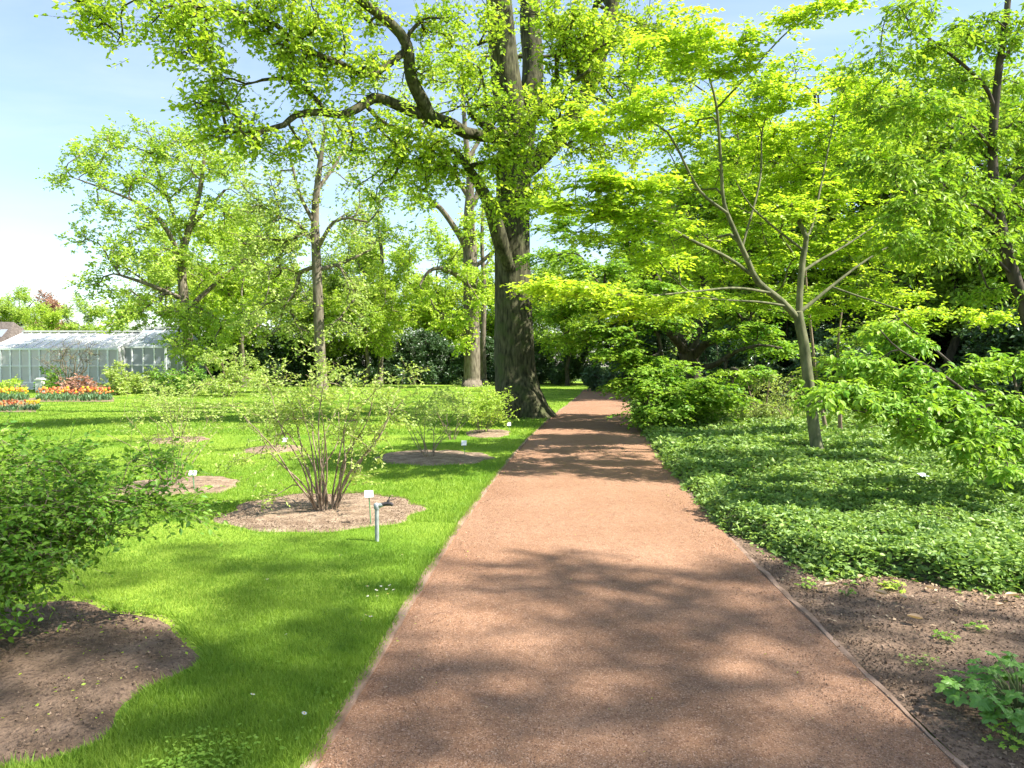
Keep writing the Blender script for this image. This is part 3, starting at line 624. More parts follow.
# ---- trees on the far lawn
def tall(name, label, Y, trunk, limbs, clumps, sp, bark, leaf, group=None, sides=12, basepx=None, rb=1.25):
    bx = trunk[0][0]; b = np.array([at(bx, trunk[0][1], Y)[0], Y, 0]); r0 = trunk[0][3] * Y / F
    L = [np.vstack([[*(b + [0, 0, -.1]), r0 * 1.35], [*(b + [0, 0, .5]), r0 * 1.12], pl(Y, *trunk)])] + [pl(Y, *l) for l in limbs]
    return tree(name, label, 'tree', group, L, [clump(Y, *c) for c in clumps], sp, bark, leaf, tuple(b), step=.9, sides=sides)
far_sp = dict(K=11, n=8, len=.75, L=.205, asp=.65, out=.4, rise=.12, droop=.12, nup=.8, nr=.8, rt=.018, hang=.2, cdown=3, lstep=.7, tr=.009, jit=.25)
LY = 47
tall('broad_tree', 'wide pale-green tree with a low crown at the end of the lawn beside the greenhouse', LY,
     [(190, 372, 0, 5.5), (188, 340, 0, 5), (184, 300, 0, 4.6), (182, 262, 0, 4), (190, 225, 0, 3), (200, 190, 0, 2.4), (205, 150, 0, 1.4)],
     [[(182, 265, 0, 3), (170, 235, -1, 2.4), (150, 210, -1.6, 1.8), (120, 195, -2, 1.2), (80, 180, -2.4, .7)],
      [(187, 240, 0, 2.6), (190, 228, .4, 2.4), (205, 212, .6, 2), (225, 190, .8, 1.2)],
      [(185, 300, 0, 2.6), (150, 285, -1, 2), (120, 275, -1.4, 1.2)], [(186, 310, 0, 2.6), (220, 280, 1, 2), (250, 255, 1, 1.2)], [(185, 250, 1, 2), (165, 190, 2, 1.6), (150, 150, 2, 1)]],
     [(60, 180, -2, 14, 8, 1.5, 4), (80, 172, -2, 20, 10, 2, 8), (95, 155, -1.5, 18, 14, 2, 9), (110, 140, -1, 14, 14, 2, 8), (145, 150, 0, 20, 20, 3, 14), (165, 140, 0, 22, 18, 3, 14), (190, 140, 1, 18, 14, 3, 11), (125, 180, -1, 26, 16, 3, 14), (165, 185, 0, 30, 20, 3, 20), (205, 170, 0, 26, 22, 3, 16), (230, 170, 1, 26, 20, 3, 14), (105, 210, -1, 22, 18, 3, 9), (150, 220, -1, 30, 20, 3, 18), (200, 220, 0, 30, 22, 3, 20), (245, 210, 1, 26, 22, 3, 16), (95, 240, -1, 16, 12, 2, 6), (130, 250, -1, 26, 18, 3, 13), (175, 265, -1, 30, 18, 3, 18), (225, 265, 0, 30, 22, 3, 18), (100, 285, -1, 16, 14, 2, 7), (122, 303, -1.5, 20, 14, 2, 9), (155, 314, -2, 26, 14, 2, 13), (190, 320, -2, 28, 20, 2, 18), (230, 320, -1, 28, 22, 2, 18), (118, 322, -2.5, 9, 10, 1.5, 3), (178, 340, -3, 18, 10, 1.5, 7), (210, 352, -3, 24, 12, 1.5, 11), (105, 262, -1, 12, 8, 1.5, 3)],
     far_sp, M['grey_bark'], M['far_leaf'])
PY = 43
tall('pale_trunk_tree', 'tall tree with a pale straight trunk and half-bare twisted limbs', PY,
     [(322, 385, 0, 5.6), (320, 350, 0, 5.3), (318, 300, 0, 5), (316, 250, 0, 4.6), (315, 215, 0, 4), (318, 180, 0, 3), (322, 150, 0, 2.2), (326, 125, 0, 1.2)],
     [[(317, 250, 0, 2.4), (325, 235, -.6, 2), (334, 222, -1, 1.7), (350, 218, -1.4, 1.2), (368, 222, -1.8, 1.1), (378, 210, -2, .7)],
      [(316, 245, 0, 2.4), (302, 228, .5, 2), (290, 220, 1, 1.6), (278, 218, 1.4, 1)], [(315, 225, 0, 2.2), (300, 195, -.6, 1.7), (292, 165, -1, 1.2), (285, 140, -1.2, .7)],
      [(318, 270, 0, 2.2), (345, 262, 1, 1.6), (370, 250, 1.6, 1)], [(317, 190, 0, 2), (335, 165, .6, 1.5), (348, 140, 1, 1), (355, 120, 1.2, .6)], [(320, 160, 0, 1.6), (308, 135, .4, 1.1), (300, 115, .6, .6)]],
     [(300, 185, 0, 30, 30, 3, 16), (340, 170, 0, 30, 30, 3, 12), (275, 215, 0, 26, 20, 2, 16), (360, 215, 0, 28, 20, 2, 12), (290, 240, 0, 34, 24, 3, 18), (350, 250, 0, 28, 20, 3, 12), (270, 270, 0, 30, 26, 3, 18), (320, 130, 0, 30, 16, 2, 8), (285, 300, 1, 30, 20, 3, 18), (355, 290, 1, 26, 16, 3, 14), (255, 200, 0, 24, 24, 3, 14), (250, 250, 0, 24, 30, 3, 18), (265, 320, 1, 30, 20, 3, 18), (310, 330, 1, 26, 16, 2, 10), (350, 325, 1, 26, 14, 2, 10)],
     dict(far_sp, K=9, n=6, L=.2, rt=.02), M['grey_bark'], M['pale_leaf'])
YY = 60
tall('slim_tree', 'slim yellow-green tree standing in front of the dark hedge', YY,
     [(380, 384, 0, 2.8), (381, 340, 0, 2.5), (379, 300, 0, 2.2), (382, 260, 0, 1.8), (378, 220, 0, 1.2), (380, 190, 0, .7)],
     [[(380, 300, 0, 1.5), (395, 280, 0, 1.2), (408, 265, 0, .7)], [(381, 290, 0, 1.5), (362, 270, 0, 1.2), (350, 250, 0, .7)]],
     [(385, 200, 0, 22, 18, 2, 11), (370, 230, 0, 24, 18, 2, 13), (395, 240, 0, 24, 18, 2, 14), (405, 270, 0, 22, 18, 2, 14), (365, 265, 0, 22, 16, 2, 11), (390, 295, 0, 26, 16, 2, 16), (400, 322, 0, 20, 12, 2, 11), (360, 300, 0, 22, 16, 2, 10), (385, 170, 0, 16, 10, 2, 5), (350, 325, 0, 22, 12, 2, 9)],
     far_sp, M['grey_bark'], M['yellow_leaf'])
TY = 57
tall('second_oak', 'tall straight oak trunk behind the shrubs, between the slim tree and the huge oak', TY,
     [(472, 383, 0, 8.4), (472, 350, 0, 8), (471, 300, 0, 7.6), (470, 250, 0, 6.8), (469, 215, 0, 5.2), (470, 180, 0, 3.6), (465, 130, 0, 2.4), (462, 70, 0, 1)],
     [[(468, 283, 0, 3), (455, 274, -.6, 2.6), (440, 268, -1, 2.2), (428, 272, -1.5, 1.6), (420, 285, -2, 1)], [(470, 255, 0, 3.6), (456, 230, -.6, 3), (440, 208, -1.2, 2.6), (425, 198, -1.8, 2), (412, 192, -2.2, 1.2)],
      [(470, 270, 0, 2.4), (486, 258, .6, 2), (500, 245, 1, 1.4)], [(468, 215, 0, 2.6), (478, 190, .5, 2.4), (470, 170, 1, 1.8), (480, 130, 1.4, 1)], [(467, 195, 0, 2.4), (440, 150, -1, 2.2), (420, 120, -1.6, 1.4), (400, 90, -2, .8)], [(467, 160, 0, 2), (500, 110, 1, 2.2), (540, 80, 2, 1.2)]],
     [(425, 290, -1, 16, 10, 2, 4), (415, 200, -2, 22, 14, 2, 7), (455, 320, -2, 24, 10, 2, 13), (488, 300, -2, 22, 10, 2, 13), (495, 240, 0, 24, 14, 2, 9), (440, 175, -1, 30, 16, 3, 10), (485, 170, 0, 30, 16, 3, 11), (420, 120, 0, 34, 24, 4, 14), (500, 100, 0, 34, 26, 4, 14), (455, 60, 0, 40, 26, 4, 16), (470, 270, -2, 26, 10, 2, 11), (480, 225, -2, 24, 12, 2, 9), (398, 150, -1, 22, 16, 3, 7), (465, 345, -3, 20, 8, 1.5, 5)],
     dict(far_sp, L=.24), M['grey_bark'], M['yellow_leaf'])
tall('thin_tree', 'thin grey trunk just behind the second oak', 62, [(484, 383, 0, 3), (483, 340, 0, 2.8), (484, 290, 0, 2.4), (482, 240, 0, 1.8), (484, 180, 0, 1)],
     [[(483, 270, 0, 1.4), (495, 250, 0, 1), (505, 230, 0, .6)]], [(490, 220, 0, 22, 20, 2, 9), (480, 180, 0, 22, 20, 2, 8), (500, 260, 0, 18, 14, 2, 6), (440, 255, 4, 22, 14, 2, 6)], dict(far_sp, K=5), M['grey_bark'], M['far_leaf'])

# ---- background trees: two prototypes, then copies
def proto(name, label, h, rad, z0, seed, nsub, per, sp, bark, leaf, loc):
    loc = np.array(loc, float); tr = [[0, 0, -.1, h * .022], [0, 0, .6, h * .017]]
    for i in range(1, 7): tr.append([rng.normal(0, .012 * h), rng.normal(0, .012 * h), h * .8 * i / 6, h * .016 * (1 - i / 7)])
    L = [np.array(tr)]
    for i in range(7):
        a = i * 2.4 + rng.random(); zz = h * rng.uniform(.25, .6); r = rad * rng.uniform(.5, .8)
        L.append(np.array([[0, 0, zz, h * .008], [r * .4 * math.cos(a), r * .4 * math.sin(a), zz + h * .07, h * .006], [r * math.cos(a), r * math.sin(a), zz + h * .17, h * .003]]))
    L = [l + np.array([*loc, 0]) for l in L]
    zc = (z0 + h) / 2; cl = []
    for i in range(nsub):
        u = norm(rnd(1))[0] * rng.random() ** .4; u[2] = u[2] * 1.0
        s = rng.uniform(.16, .3)
        cl.append((loc + np.array([u[0] * rad * .8, u[1] * rad * .8, zc + u[2] * (h - z0) * .42]), np.array([rad * s, rad * s, rad * s * .7]), per))
    return tree(name, label, 'tree', 'trees of the wood behind', L, cl, sp, bark, leaf, tuple(loc), step=.9, sides=8)
wp = dict(far_sp, L=.2, K=10, n=8)
P1 = proto('woodland_tree', 'tall green tree in the wood directly behind the layered maple', 15, 5.5, 2.5, 1, 34, 9, wp, M['dark_bark'], M['wood_leaf'], (11.5, 36, 0))
P2 = proto('woodland_tree', 'leafy green tree in the wood between the grey maple and the leaning trunk', 12, 4.6, 1.5, 2, 30, 9, wp, M['dark_bark'], M['wood_leaf'], (16, 27, 0))
WT = [(P1, 20, 38, 1.0, 1.3, 'tall tree in the wood showing above the grey maple crown'), (P2, 22, 33, 2.0, 1.2, 'tree in the wood behind the dark evergreen, near the leaning trunk'),
      (P1, 29, 40, 3.1, 1.05, 'high tree at the far side of the wood behind the leaning tree'), (P2, 9, 47, 4.0, 1.1, 'green tree beyond the layered maple where the path turns'),
      (P1, 15, 56, 5.0, 1.0, 'tall tree in the wood beyond the bend of the path'), (P2, 25, 24, .5, 1.0, 'tree deep in shade behind the oval-leaved shrub'),
      (P1, 5.5, 74, 2.2, .9, 'tree behind the dark hedge at the end of the path'), (P2, -2, 76, 1.4, 1.0, 'tree behind the hedge just past the huge oak')]
WT += [(P1, 15.5, 37, 2.2, 1.25, 'tallest tree in the wood straight behind the yellow maple crown'), (P1, 25, 31, 3.3, 1.0, 'dense tree in the wood far behind the drooping leaves'), (P2, 13, 41, 1.1, 1.2, 'tree in the wood straight behind the dark trunk of the layered maple'), (P1, 34, 33, .2, 1.1, 'big tree deep in the wood behind the leaning trunk'), (P2, 19.5, 27, 2.7, 1.1, 'tree in the wood right of the yellow foliage'),
       (P1, 24, 48, 1.7, 1.1, 'highest tree in the far wood over the grey maple'), (P2, 30, 27, 5.2, 1.2, 'tree in the wood at the very edge behind the oval-leaved shrub'), (P1, 10, 64, 3.6, .9, 'tree beyond the bend of the path behind the dark bushes'), (P1, 1.5, 73, 4.4, 1.0, 'light tree behind the hedge seen just beside the trunk of the huge oak'), (P2, 4.5, 60, .8, .9, 'green tree over the end of the path')]
for p, x, y, rz, s, lb in WT: copy_tree(p, (x, y, 0), rz, s, lb)
BT = [(P2, -9, 80, 1.0, 1.0, 'pale tree behind the hedge between the slim tree and second oak', 'far_leaf'), (P1, -19, 70, 3.0, .85, 'pale tree behind the hedge near the pale straight trunk', 'pale_leaf'),
      (P2, -20, 55, 5.0, 1.15, 'yellow-green tree behind the half-bare one', 'yellow_leaf'), (P1, -28, 60, 4.0, .95, 'green tree behind the wide pale-green tree', 'far_leaf'), (P2, -13, 66, 2.0, 1.2, 'light green tree in the gap behind the slim yellow tree', 'far_leaf'),
      (P2, -22.5, 63, .4, 1.35, 'taller yellow-green tree close behind the half-bare tree', 'yellow_leaf'), (P2, -7.5, 74, 2.9, 1.35, 'tall yellow-green tree showing in the gap between slim tree and second oak', 'yellow_leaf'), (P1, -11.5, 58, 1.9, .72, 'small yellow tree in front of the hedge beside the slim one', 'yellow_leaf'), (P2, -16, 62, 3.9, .9, 'rounded light tree left behind the slim yellow tree', 'pale_leaf')]
for p, x, y, rz, s, lb, lf in BT: copy_tree(p, (x, y, 0), rz, s, lb, {'crown': M[lf], 'trunk': M['grey_bark'], 'branch': M['grey_bark'], 'twigs': M['grey_bark']}, 'trees beyond the lawn')
for p, px, y, s, rz, lb, lf in [(P1, 20, 105, .95, 1, 'round yellow-green tree rising behind the greenhouse ridge', 'far_leaf'), (P2, 57, 125, 1.22, 2, 'reddish copper-leaved tree peeping over the trees behind the greenhouse', 'red_leaf'),
        (P2, 85, 100, .95, 3, 'low green tree behind the greenhouse beside the wide pale-green tree', 'far_leaf'), (P1, -18, 110, 1.0, 4, 'grey-green tree at the edge behind the greenhouse and house', 'pale_leaf'), (P2, 118, 95, .85, 5, 'green tree half hidden by the wide pale-green tree', 'far_leaf'), (P2, 50, 98, .85, 2.5, 'low yellow-green tree over the middle of the greenhouse roof', 'yellow_leaf'), (P1, -75, 95, 1.0, 3.3, 'green tree beyond the house with the brown roof', 'far_leaf'), (P2, -130, 85, 1.1, .8, 'round tree past the house at the end of the lawn', 'far_leaf'), (P1, -190, 90, 1.0, 5.1, 'last tree of the row past the house', 'wood_leaf')]:
    copy_tree(p, (at(px, 366, y)[0], y, 0), rz, s, lb, {'crown': M[lf]}, 'trees behind the greenhouse')

# shade trees standing just outside the picture beside the path
def shade_tree(label, base, cls, h):
    b = np.array([*base, 0.0]); c0 = np.mean([c for c, r, n in cls], 0)
    L = [np.array([[*(b + [0, 0, -.1]), .26], [*(b + [0, 0, .6]), .2], [*(b * .8 + c0 * .2 + [0, 0, h * .25]), .16], [*(b * .6 + c0 * .4 + [0, 0, h * .2]), .12]])]
    tree('shade_tree', label, 'tree', None, L, cls, dict(oak_sp, K=8, n=8, L=.12, len=.55, rt=.005, tr=.003), M['dark_bark'], M['wood_leaf'], tuple(b), step=.5, sides=10)
def cz(sx_, sy_, z, r, n):   # a leafy bough whose shade falls on (sx_, sy_)
    k = 1 / math.tan(R(SUN_EL)); return (np.array([sx_ + math.sin(R(SUN_AZ)) * k * z, sy_ + math.cos(R(SUN_AZ)) * k * z, z]), np.array([r, r * .75, r * .4]), n)
def boughs(n, x0, x1, y0, y1, z0, z1, r, k):
    return [cz(rng.uniform(x0, x1), rng.uniform(y0, y1), rng.uniform(z0, z1), r * rng.uniform(.7, 1.2), k) for _ in range(n)]
shade_tree('tall tree beside the path whose high crown shades the near gravel', (14.5, 1),
    [cz(-.5 + .72 * i + rng.uniform(-.2, .2), 1.9 + .66 * j + rng.uniform(-.2, .2), rng.uniform(14, 18), .8, 4 if (i * 3 + j * 5) % 7 else 2) for i in range(6) for j in range(5)] + boughs(8, -.3, 2.6, 5.0, 6.6, 14, 17, .7, 3), 17)
shade_tree('tall tree at the back of the viewpoint whose boughs shade the near lawn', (16, -3),
    boughs(22, -4.2, -.6, 2.2, 5.4, 17, 22, .95, 3) + boughs(6, -4, -.8, 5.2, 6.6, 17, 21, .7, 2), 21)

# ---- evergreen bushes: dark hedge and wood edge
def bush(name, label, w, h, n, sp, bark, leaf, loc, group, cat='shrub', stems=7):
    loc = np.array(loc, float); L = []
    for i in range(stems):
        a = i * 2.4; r = w * .32 * math.sqrt((i + .5) / stems)
        L.append(np.array([[.1 * math.cos(a), .1 * math.sin(a), -.05, h * .014], [r * .6 * math.cos(a), r * .6 * math.sin(a), h * .35, h * .01], [r * math.cos(a), r * math.sin(a), h * .7, h * .005]]) + np.array([*loc, 0]))
    cl = []
    for i in range(26):
        u = norm(rnd(1))[0] * rng.random() ** .35; u[2] = abs(u[2]) if rng.random() < .75 else u[2] * .3
        cl.append((loc + np.array([u[0] * w * .42, u[1] * w * .42, h * .14 + abs(u[2]) * h * .72]), np.array([w * .13, w * .13, h * .12]), max(1, n // 26)))
    return tree(name, label, cat, group, L, cl, sp, bark, leaf, tuple(loc), step=.5, sides=6, ctr=loc + [0, 0, h * .3])
esp = dict(K=10, n=8, len=.45, L=.2, asp=.4, out=.9, rise=.1, droop=.1, nup=.6, nr=.8, rt=.012, hang=.2, cdown=0, lstep=.4, tr=.006, jit=.15)
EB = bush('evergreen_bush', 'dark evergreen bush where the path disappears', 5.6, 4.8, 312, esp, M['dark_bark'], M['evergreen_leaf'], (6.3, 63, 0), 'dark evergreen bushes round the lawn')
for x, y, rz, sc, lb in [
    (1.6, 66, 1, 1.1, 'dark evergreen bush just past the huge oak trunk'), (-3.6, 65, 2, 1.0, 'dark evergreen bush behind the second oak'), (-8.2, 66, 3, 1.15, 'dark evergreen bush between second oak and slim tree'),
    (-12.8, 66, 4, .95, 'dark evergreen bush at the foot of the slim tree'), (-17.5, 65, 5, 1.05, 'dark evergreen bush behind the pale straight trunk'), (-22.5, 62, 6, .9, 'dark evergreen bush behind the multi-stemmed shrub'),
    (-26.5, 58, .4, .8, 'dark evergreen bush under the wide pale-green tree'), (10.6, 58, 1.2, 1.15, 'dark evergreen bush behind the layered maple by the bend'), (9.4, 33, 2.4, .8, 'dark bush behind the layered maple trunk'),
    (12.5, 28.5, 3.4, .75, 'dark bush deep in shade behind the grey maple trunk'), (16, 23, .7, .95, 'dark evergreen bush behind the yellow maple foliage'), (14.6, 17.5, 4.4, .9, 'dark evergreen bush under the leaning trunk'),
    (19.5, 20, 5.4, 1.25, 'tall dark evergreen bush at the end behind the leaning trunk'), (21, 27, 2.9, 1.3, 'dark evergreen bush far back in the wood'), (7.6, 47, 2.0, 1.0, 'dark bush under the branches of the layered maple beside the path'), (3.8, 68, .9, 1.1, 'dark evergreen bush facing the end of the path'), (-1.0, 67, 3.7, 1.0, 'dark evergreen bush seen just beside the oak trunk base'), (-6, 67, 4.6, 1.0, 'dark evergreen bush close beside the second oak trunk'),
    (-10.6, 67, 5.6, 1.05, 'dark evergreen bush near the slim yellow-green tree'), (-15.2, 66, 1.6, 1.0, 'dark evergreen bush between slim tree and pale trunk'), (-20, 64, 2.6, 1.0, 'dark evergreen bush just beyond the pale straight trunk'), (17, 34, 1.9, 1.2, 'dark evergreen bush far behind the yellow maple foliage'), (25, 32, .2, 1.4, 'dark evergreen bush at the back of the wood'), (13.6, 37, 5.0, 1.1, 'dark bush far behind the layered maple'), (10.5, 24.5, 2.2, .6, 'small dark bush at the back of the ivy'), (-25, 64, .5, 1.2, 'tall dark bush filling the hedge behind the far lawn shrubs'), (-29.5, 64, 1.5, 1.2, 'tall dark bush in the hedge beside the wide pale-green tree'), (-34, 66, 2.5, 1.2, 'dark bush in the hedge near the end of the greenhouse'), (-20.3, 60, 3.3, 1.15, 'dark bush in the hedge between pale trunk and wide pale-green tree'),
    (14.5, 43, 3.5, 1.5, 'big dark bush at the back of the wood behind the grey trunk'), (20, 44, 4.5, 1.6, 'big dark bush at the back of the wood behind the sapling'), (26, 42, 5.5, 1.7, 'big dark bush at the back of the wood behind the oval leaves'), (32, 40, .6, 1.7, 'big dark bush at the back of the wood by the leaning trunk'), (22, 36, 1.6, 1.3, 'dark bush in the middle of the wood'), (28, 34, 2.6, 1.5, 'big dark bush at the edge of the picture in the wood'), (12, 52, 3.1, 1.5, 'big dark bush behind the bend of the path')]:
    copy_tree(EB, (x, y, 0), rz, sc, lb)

# ---- low weeping shrub right behind the ivy
wsp = dict(K=7, n=8, len=.3, L=.07, asp=.45, out=.6, rise=-.1, droop=.5, nup=.9, nr=.5, rt=.005, hang=.5, cdown=0, lstep=.2, tr=.003, jit=.1)
bush('weeping_shrub', 'grey-green weeping shrub on the ivy behind the grey maple trunk', 2.8, 1.9, 130, wsp, M['stem_bark'], M['pale_leaf'], (at(762, 400, 21)[0], 21, 0), None)
bush('low_shrub', 'low leafy shrub at the path edge under the layered maple', 2.2, 1.3, 156, dict(wsp, L=.085, asp=.55), M['stem_bark'], M['shrub_leaf'], (at(668, 410, 19.5)[0], 19.3, 0), None)

# ---- shrubs in the lawn beds
def stems_shrub(name, label, base, n, h, spread, clumps, sp, bark, leaf, rs, group=None, lean=0):
    base = np.array([*base, .02]); L = []
    for i in range(n):
        a = i * 2.4 + rng.normal(0, .3); r = spread * math.sqrt((i + .6) / n) * rng.uniform(.75, 1.1); hh = h * rng.uniform(.7, 1.0) * (1 - .25 * (r / max(spread, .01)) ** 2)
        b0 = base + np.array([.12 * math.cos(a), .12 * math.sin(a), -.03]) * min(1, spread)
        p = []
        for t in (0, .15, .4, .7, 1):
            bend = t ** 1.3
            p.append([*(b0[:2] + np.array([math.cos(a), math.sin(a)]) * r * bend + rng.normal(0, .06 * h * t, 2) + np.array([lean * t * t, 0])), hh * t - .02 + .0, rs * (1 - .72 * t) * rng.uniform(.8, 1.1)])
        L.append(np.array(p))
    return tree(name, label, 'shrub', group, L, clumps, sp, bark, leaf, tuple(base), step=.15, sides=7)
# A: dense shrub, near
g = (-3.45, 4.25)
ac2 = [((-3.5, 4.25, .55), (.75, .6, .42), 60), ((-3.3, 4.2, .85), (.6, .5, .28), 60), ((-2.85, 4.25, .75), (.42, .4, .28), 46), ((-2.55, 4.3, .72), (.36, .3, .16), 22), ((-3.9, 4.1, .8), (.5, .5, .35), 36), ((-3.0, 4.0, .45), (.42, .4, .25), 36), ((-2.25, 4.35, .80), (.22, .2, .06), 8), ((-2.0, 4.4, .76), (.12, .1, .05), 4), ((-3.2, 3.9, .28), (.4, .3, .14), 20), ((-2.75, 4.5, 1.0), (.28, .3, .12), 12), ((-3.3, 4.3, 1.1), (.4, .4, .1), 16), ((-2.2, 4.5, .98), (.2, .2, .1), 6), ((-3.4, 3.9, .35), (.6, .4, .25), 50), ((-3.0, 3.85, .25), (.35, .3, .18), 24), ((-2.8, 4.1, .55), (.4, .35, .2), 30)]
ssp = dict(K=9, n=8, len=.25, L=.042, asp=.55, out=.5, flat=.6, rise=.08, droop=.15, nup=1.1, nr=.5, rt=.0028, hang=.2, cdown=.3, lstep=.08, tr=.0016, jit=.05, tpl=OV)
stems_shrub('leafy_shrub', 'dense dark-green shrub arching over the bare bed nearest the camera', g, 16, .95, .8, [(np.array(c), np.array(r), n) for c, r, n in ac2], ssp, M['stem_bark'], M['shrub_leaf'], .014)
# B: multi-stemmed shrub in the round bed
gb = gr(325, 513)
def cl(cx, cy, Y, rx, ry, rz, n): return clump(Y, cx, cy, 0, rx, ry, rz, n)
bY = gb[1]
bc = [cl(270, 385, bY, 22, 16, .3, 13), cl(300, 400, bY, 26, 20, .5, 17), cl(340, 395, bY, 28, 22, .5, 17), cl(375, 400, bY, 24, 18, .4, 12), cl(410, 378, bY, 10, 8, .1, 4), cl(290, 425, bY, 30, 20, .5, 15), cl(335, 430, bY, 30, 20, .5, 13), cl(370, 435, bY, 26, 20, .4, 10), cl(265, 420, bY, 18, 18, .3, 8), cl(280, 455, bY - .3, 22, 14, .4, 6), cl(245, 460, bY - .2, 14, 10, .3, 4), cl(360, 465, bY, 28, 16, .4, 6), cl(320, 370, bY, 30, 12, .4, 9), cl(265, 495, bY - .3, 14, 10, .2, 3), cl(395, 420, bY, 16, 20, .3, 6), cl(325, 355, bY, 14, 8, .2, 3)]
bsp = dict(K=4, n=6, len=.15, L=.042, asp=.55, out=.3, rise=.12, droop=.05, nup=.8, nr=.7, rt=.003, hang=.1, cdown=.6, lstep=.1, tr=.0014, jit=.06)
stems_shrub('rose_shrub', 'tall sparse shrub with many bare brown stems in the round bed by the tap', gb, 22, 1.6, .85, bc, dict(bsp, K=6, n=7), M['stem_bark'], M['pale_leaf'], .0135)
# C..: loose shrubs
def loose(label, px, py, w, h, n, ns, leaf='pale_leaf', L=.04, rs=.010, den=1.0):
    b = gr(px, py); Y = b[1]; hh = h * Y / F; ww = w * Y / F / 2
    c = [(np.array([b[0] + rng.uniform(-.6, .6) * ww, Y + rng.uniform(-.4, .4) * ww, hh * rng.uniform(.35, .92)]), np.array([ww * .4, ww * .4, hh * .16]), max(1, int(n / 9))) for _ in range(9)]
    stems_shrub('loose_shrub', label, b, ns, hh * .8, ww * .7, c, dict(bsp, L=L, len=.15 * (1 if Y < 14 else 1.5)), M['stem_bark'], M[leaf], rs, 'loose shrubs in the lawn beds')
loose('wispy thin-stemmed shrub in the pink bed behind the nearest dense shrub', 172, 488, 150, 104, 72, 9)
loose('sparse shrub in the long bed beside the path, left of the bushy one', 428, 459, 90, 72, 60, 9, L=.045)
loose('bushy light-green shrub at the foot of the huge oak', 482, 434, 70, 46, 150, 10, L=.06, leaf='far_leaf')
loose('thin shrub behind the multi-stemmed one', 272, 450, 90, 66, 40, 7, L=.05)
loose('wispy shrub on the lawn in front of the tulips', 178, 441, 110, 70, 60, 7, L=.06)
loose('small loose shrub between the sparse one and the oak', 452, 440, 60, 50, 60, 7, L=.05)
# shrubs before the greenhouse
for lb, px, Y, w, h, n, lf in [('bushy shrub in front of the end of the greenhouse', 118, 41, 2.6, 1.8, 78, 'pale_leaf'), ('dark little bush at the end of the greenhouse', 182, 40, 3.2, 1.9, 104, 'shrub_leaf'), ('small green bush beside the greenhouse post', 52, 45, 1.6, 1.7, 52, 'shrub_leaf'),
                               ('green shrub under the wide pale-green tree', 228, 39, 4.6, 2.7, 104, 'pale_leaf'), ('pale shrub at the greenhouse corner', 146, 43, 2.8, 1.5, 78, 'pale_leaf'), ('pinkish low shrub beside the tulips', 78, 39, 1.6, 1.0, 52, 'red_leaf'), ('small leafy bush at the picture edge by the tulips', 2, 38, 2.0, 1.2, 52, 'far_leaf')]:
    bush('garden_bush', lb, w, h, n, dict(esp, L=.15, len=.3, asp=.55, K=5), M['stem_bark'], M[lf], (at(px, 366, Y)[0], Y, 0), 'bushes before the greenhouse', stems=6)
# bare-branched shrub before the greenhouse
gx = at(70, 366, 43)[0]
bb = [(np.array([gx, 43, 2.2]), np.array([1.9, 1.2, 1.2]), 120)]
stems_shrub('bare_shrub', 'bare-branched shrub with fanning grey stems before the greenhouse', (gx, 43), 12, 2.7, 1.5, bb, dict(bsp, K=3, n=1, len=.5, L=.05, rt=.012, tr=.008), M['grey_bark'], M['pale_leaf'], .06)

# ------------------------------------------------------------------ ivy bed
def ivy_h(x, y): return .14 + .15 * (fbm(x * 1.4 + 20, y * 1.4) - .4) + .08 * (vnoise(x * 5, y * 5) - .5)
def ivy_front(x): return 5.72 - .32 * (x - 2.0) + .35 * (vnoise(x * 2.2, 1.5) - .5) + .2 * (vnoise(x * 6, 4.5) - .5)
def ivy_edge(x, y):   # 0 at the rim, 1 inside
    dl_ = x - (xr(y) + .0 + .12 * (vnoise(y * 2.4, 8.2) - .5) + np.where(y < 7.5, (7.5 - y) * .18, 0)); df = y - ivy_front(x)
    return np.minimum(dl_, df)
mb = MB(); gx_, gy_ = np.meshgrid(np.linspace(0, 15, 110), np.concatenate([np.linspace(4.2, 12, 66), np.linspace(12.3, 34, 60)]))
X = xr(gy_) - .1 + gx_; e = ivy_edge(X, gy_); Z = np.where(e > 0, ivy_h(X, gy_) * np.clip(e / .22, 0, 1) - .045, -.12)
ny, nx = X.shape; idx = np.arange(nx * ny).reshape(ny, nx)
mb.add(np.stack([X.ravel(), gy_.ravel(), Z.ravel()], 1), np.stack([idx[:-1, :-1], idx[:-1, 1:], idx[1:, 1:], idx[1:, :-1]], -1).reshape(-1, 4))
tag(mb.build('soil_bank', M['mound'], smooth=True), kind='structure')
n = 190000; y0, y1, p = 4.3, 33.0, 1.35
Y = (y0 ** (1 - p) + rng.random(n) * (y1 ** (1 - p) - y0 ** (1 - p))) ** (1 / (1 - p))
x = xr(Y) - .1 + rng.random(n) * np.minimum(.78 * Y + 1.2 - xr(Y), 15)
e = ivy_edge(x, Y); k = (e > -.02 + .05 * rng.random(n)) | ((e > -.16) & (rng.random(n) < .05) & (x > xr(Y) + .03)); k &= vnoise(x * 3.3, Y * 3.3 + 50) + .5 * rng.random(n) > .12; x, Y, e = x[k], Y[k], e[k]; n = len(x)
h = ivy_h(x, Y) * np.clip(e / .2, .1, 1); lay = rng.random(n)
z = h - .07 * (1 - lay) ** 1.5 + .05 * (vnoise(x * 14, Y * 14) - .4) + np.where(rng.random(n) < .06, .05 * rng.random(n), 0)
D = rnd(n); D[:, 2] = D[:, 2] * .35 + .15; Nn = rnd(n) * .55; Nn[:, 2] += 1
Ls = .058 * rng.uniform(.6, 1.3, n) * np.clip(Y / 9, .85, 1.8)
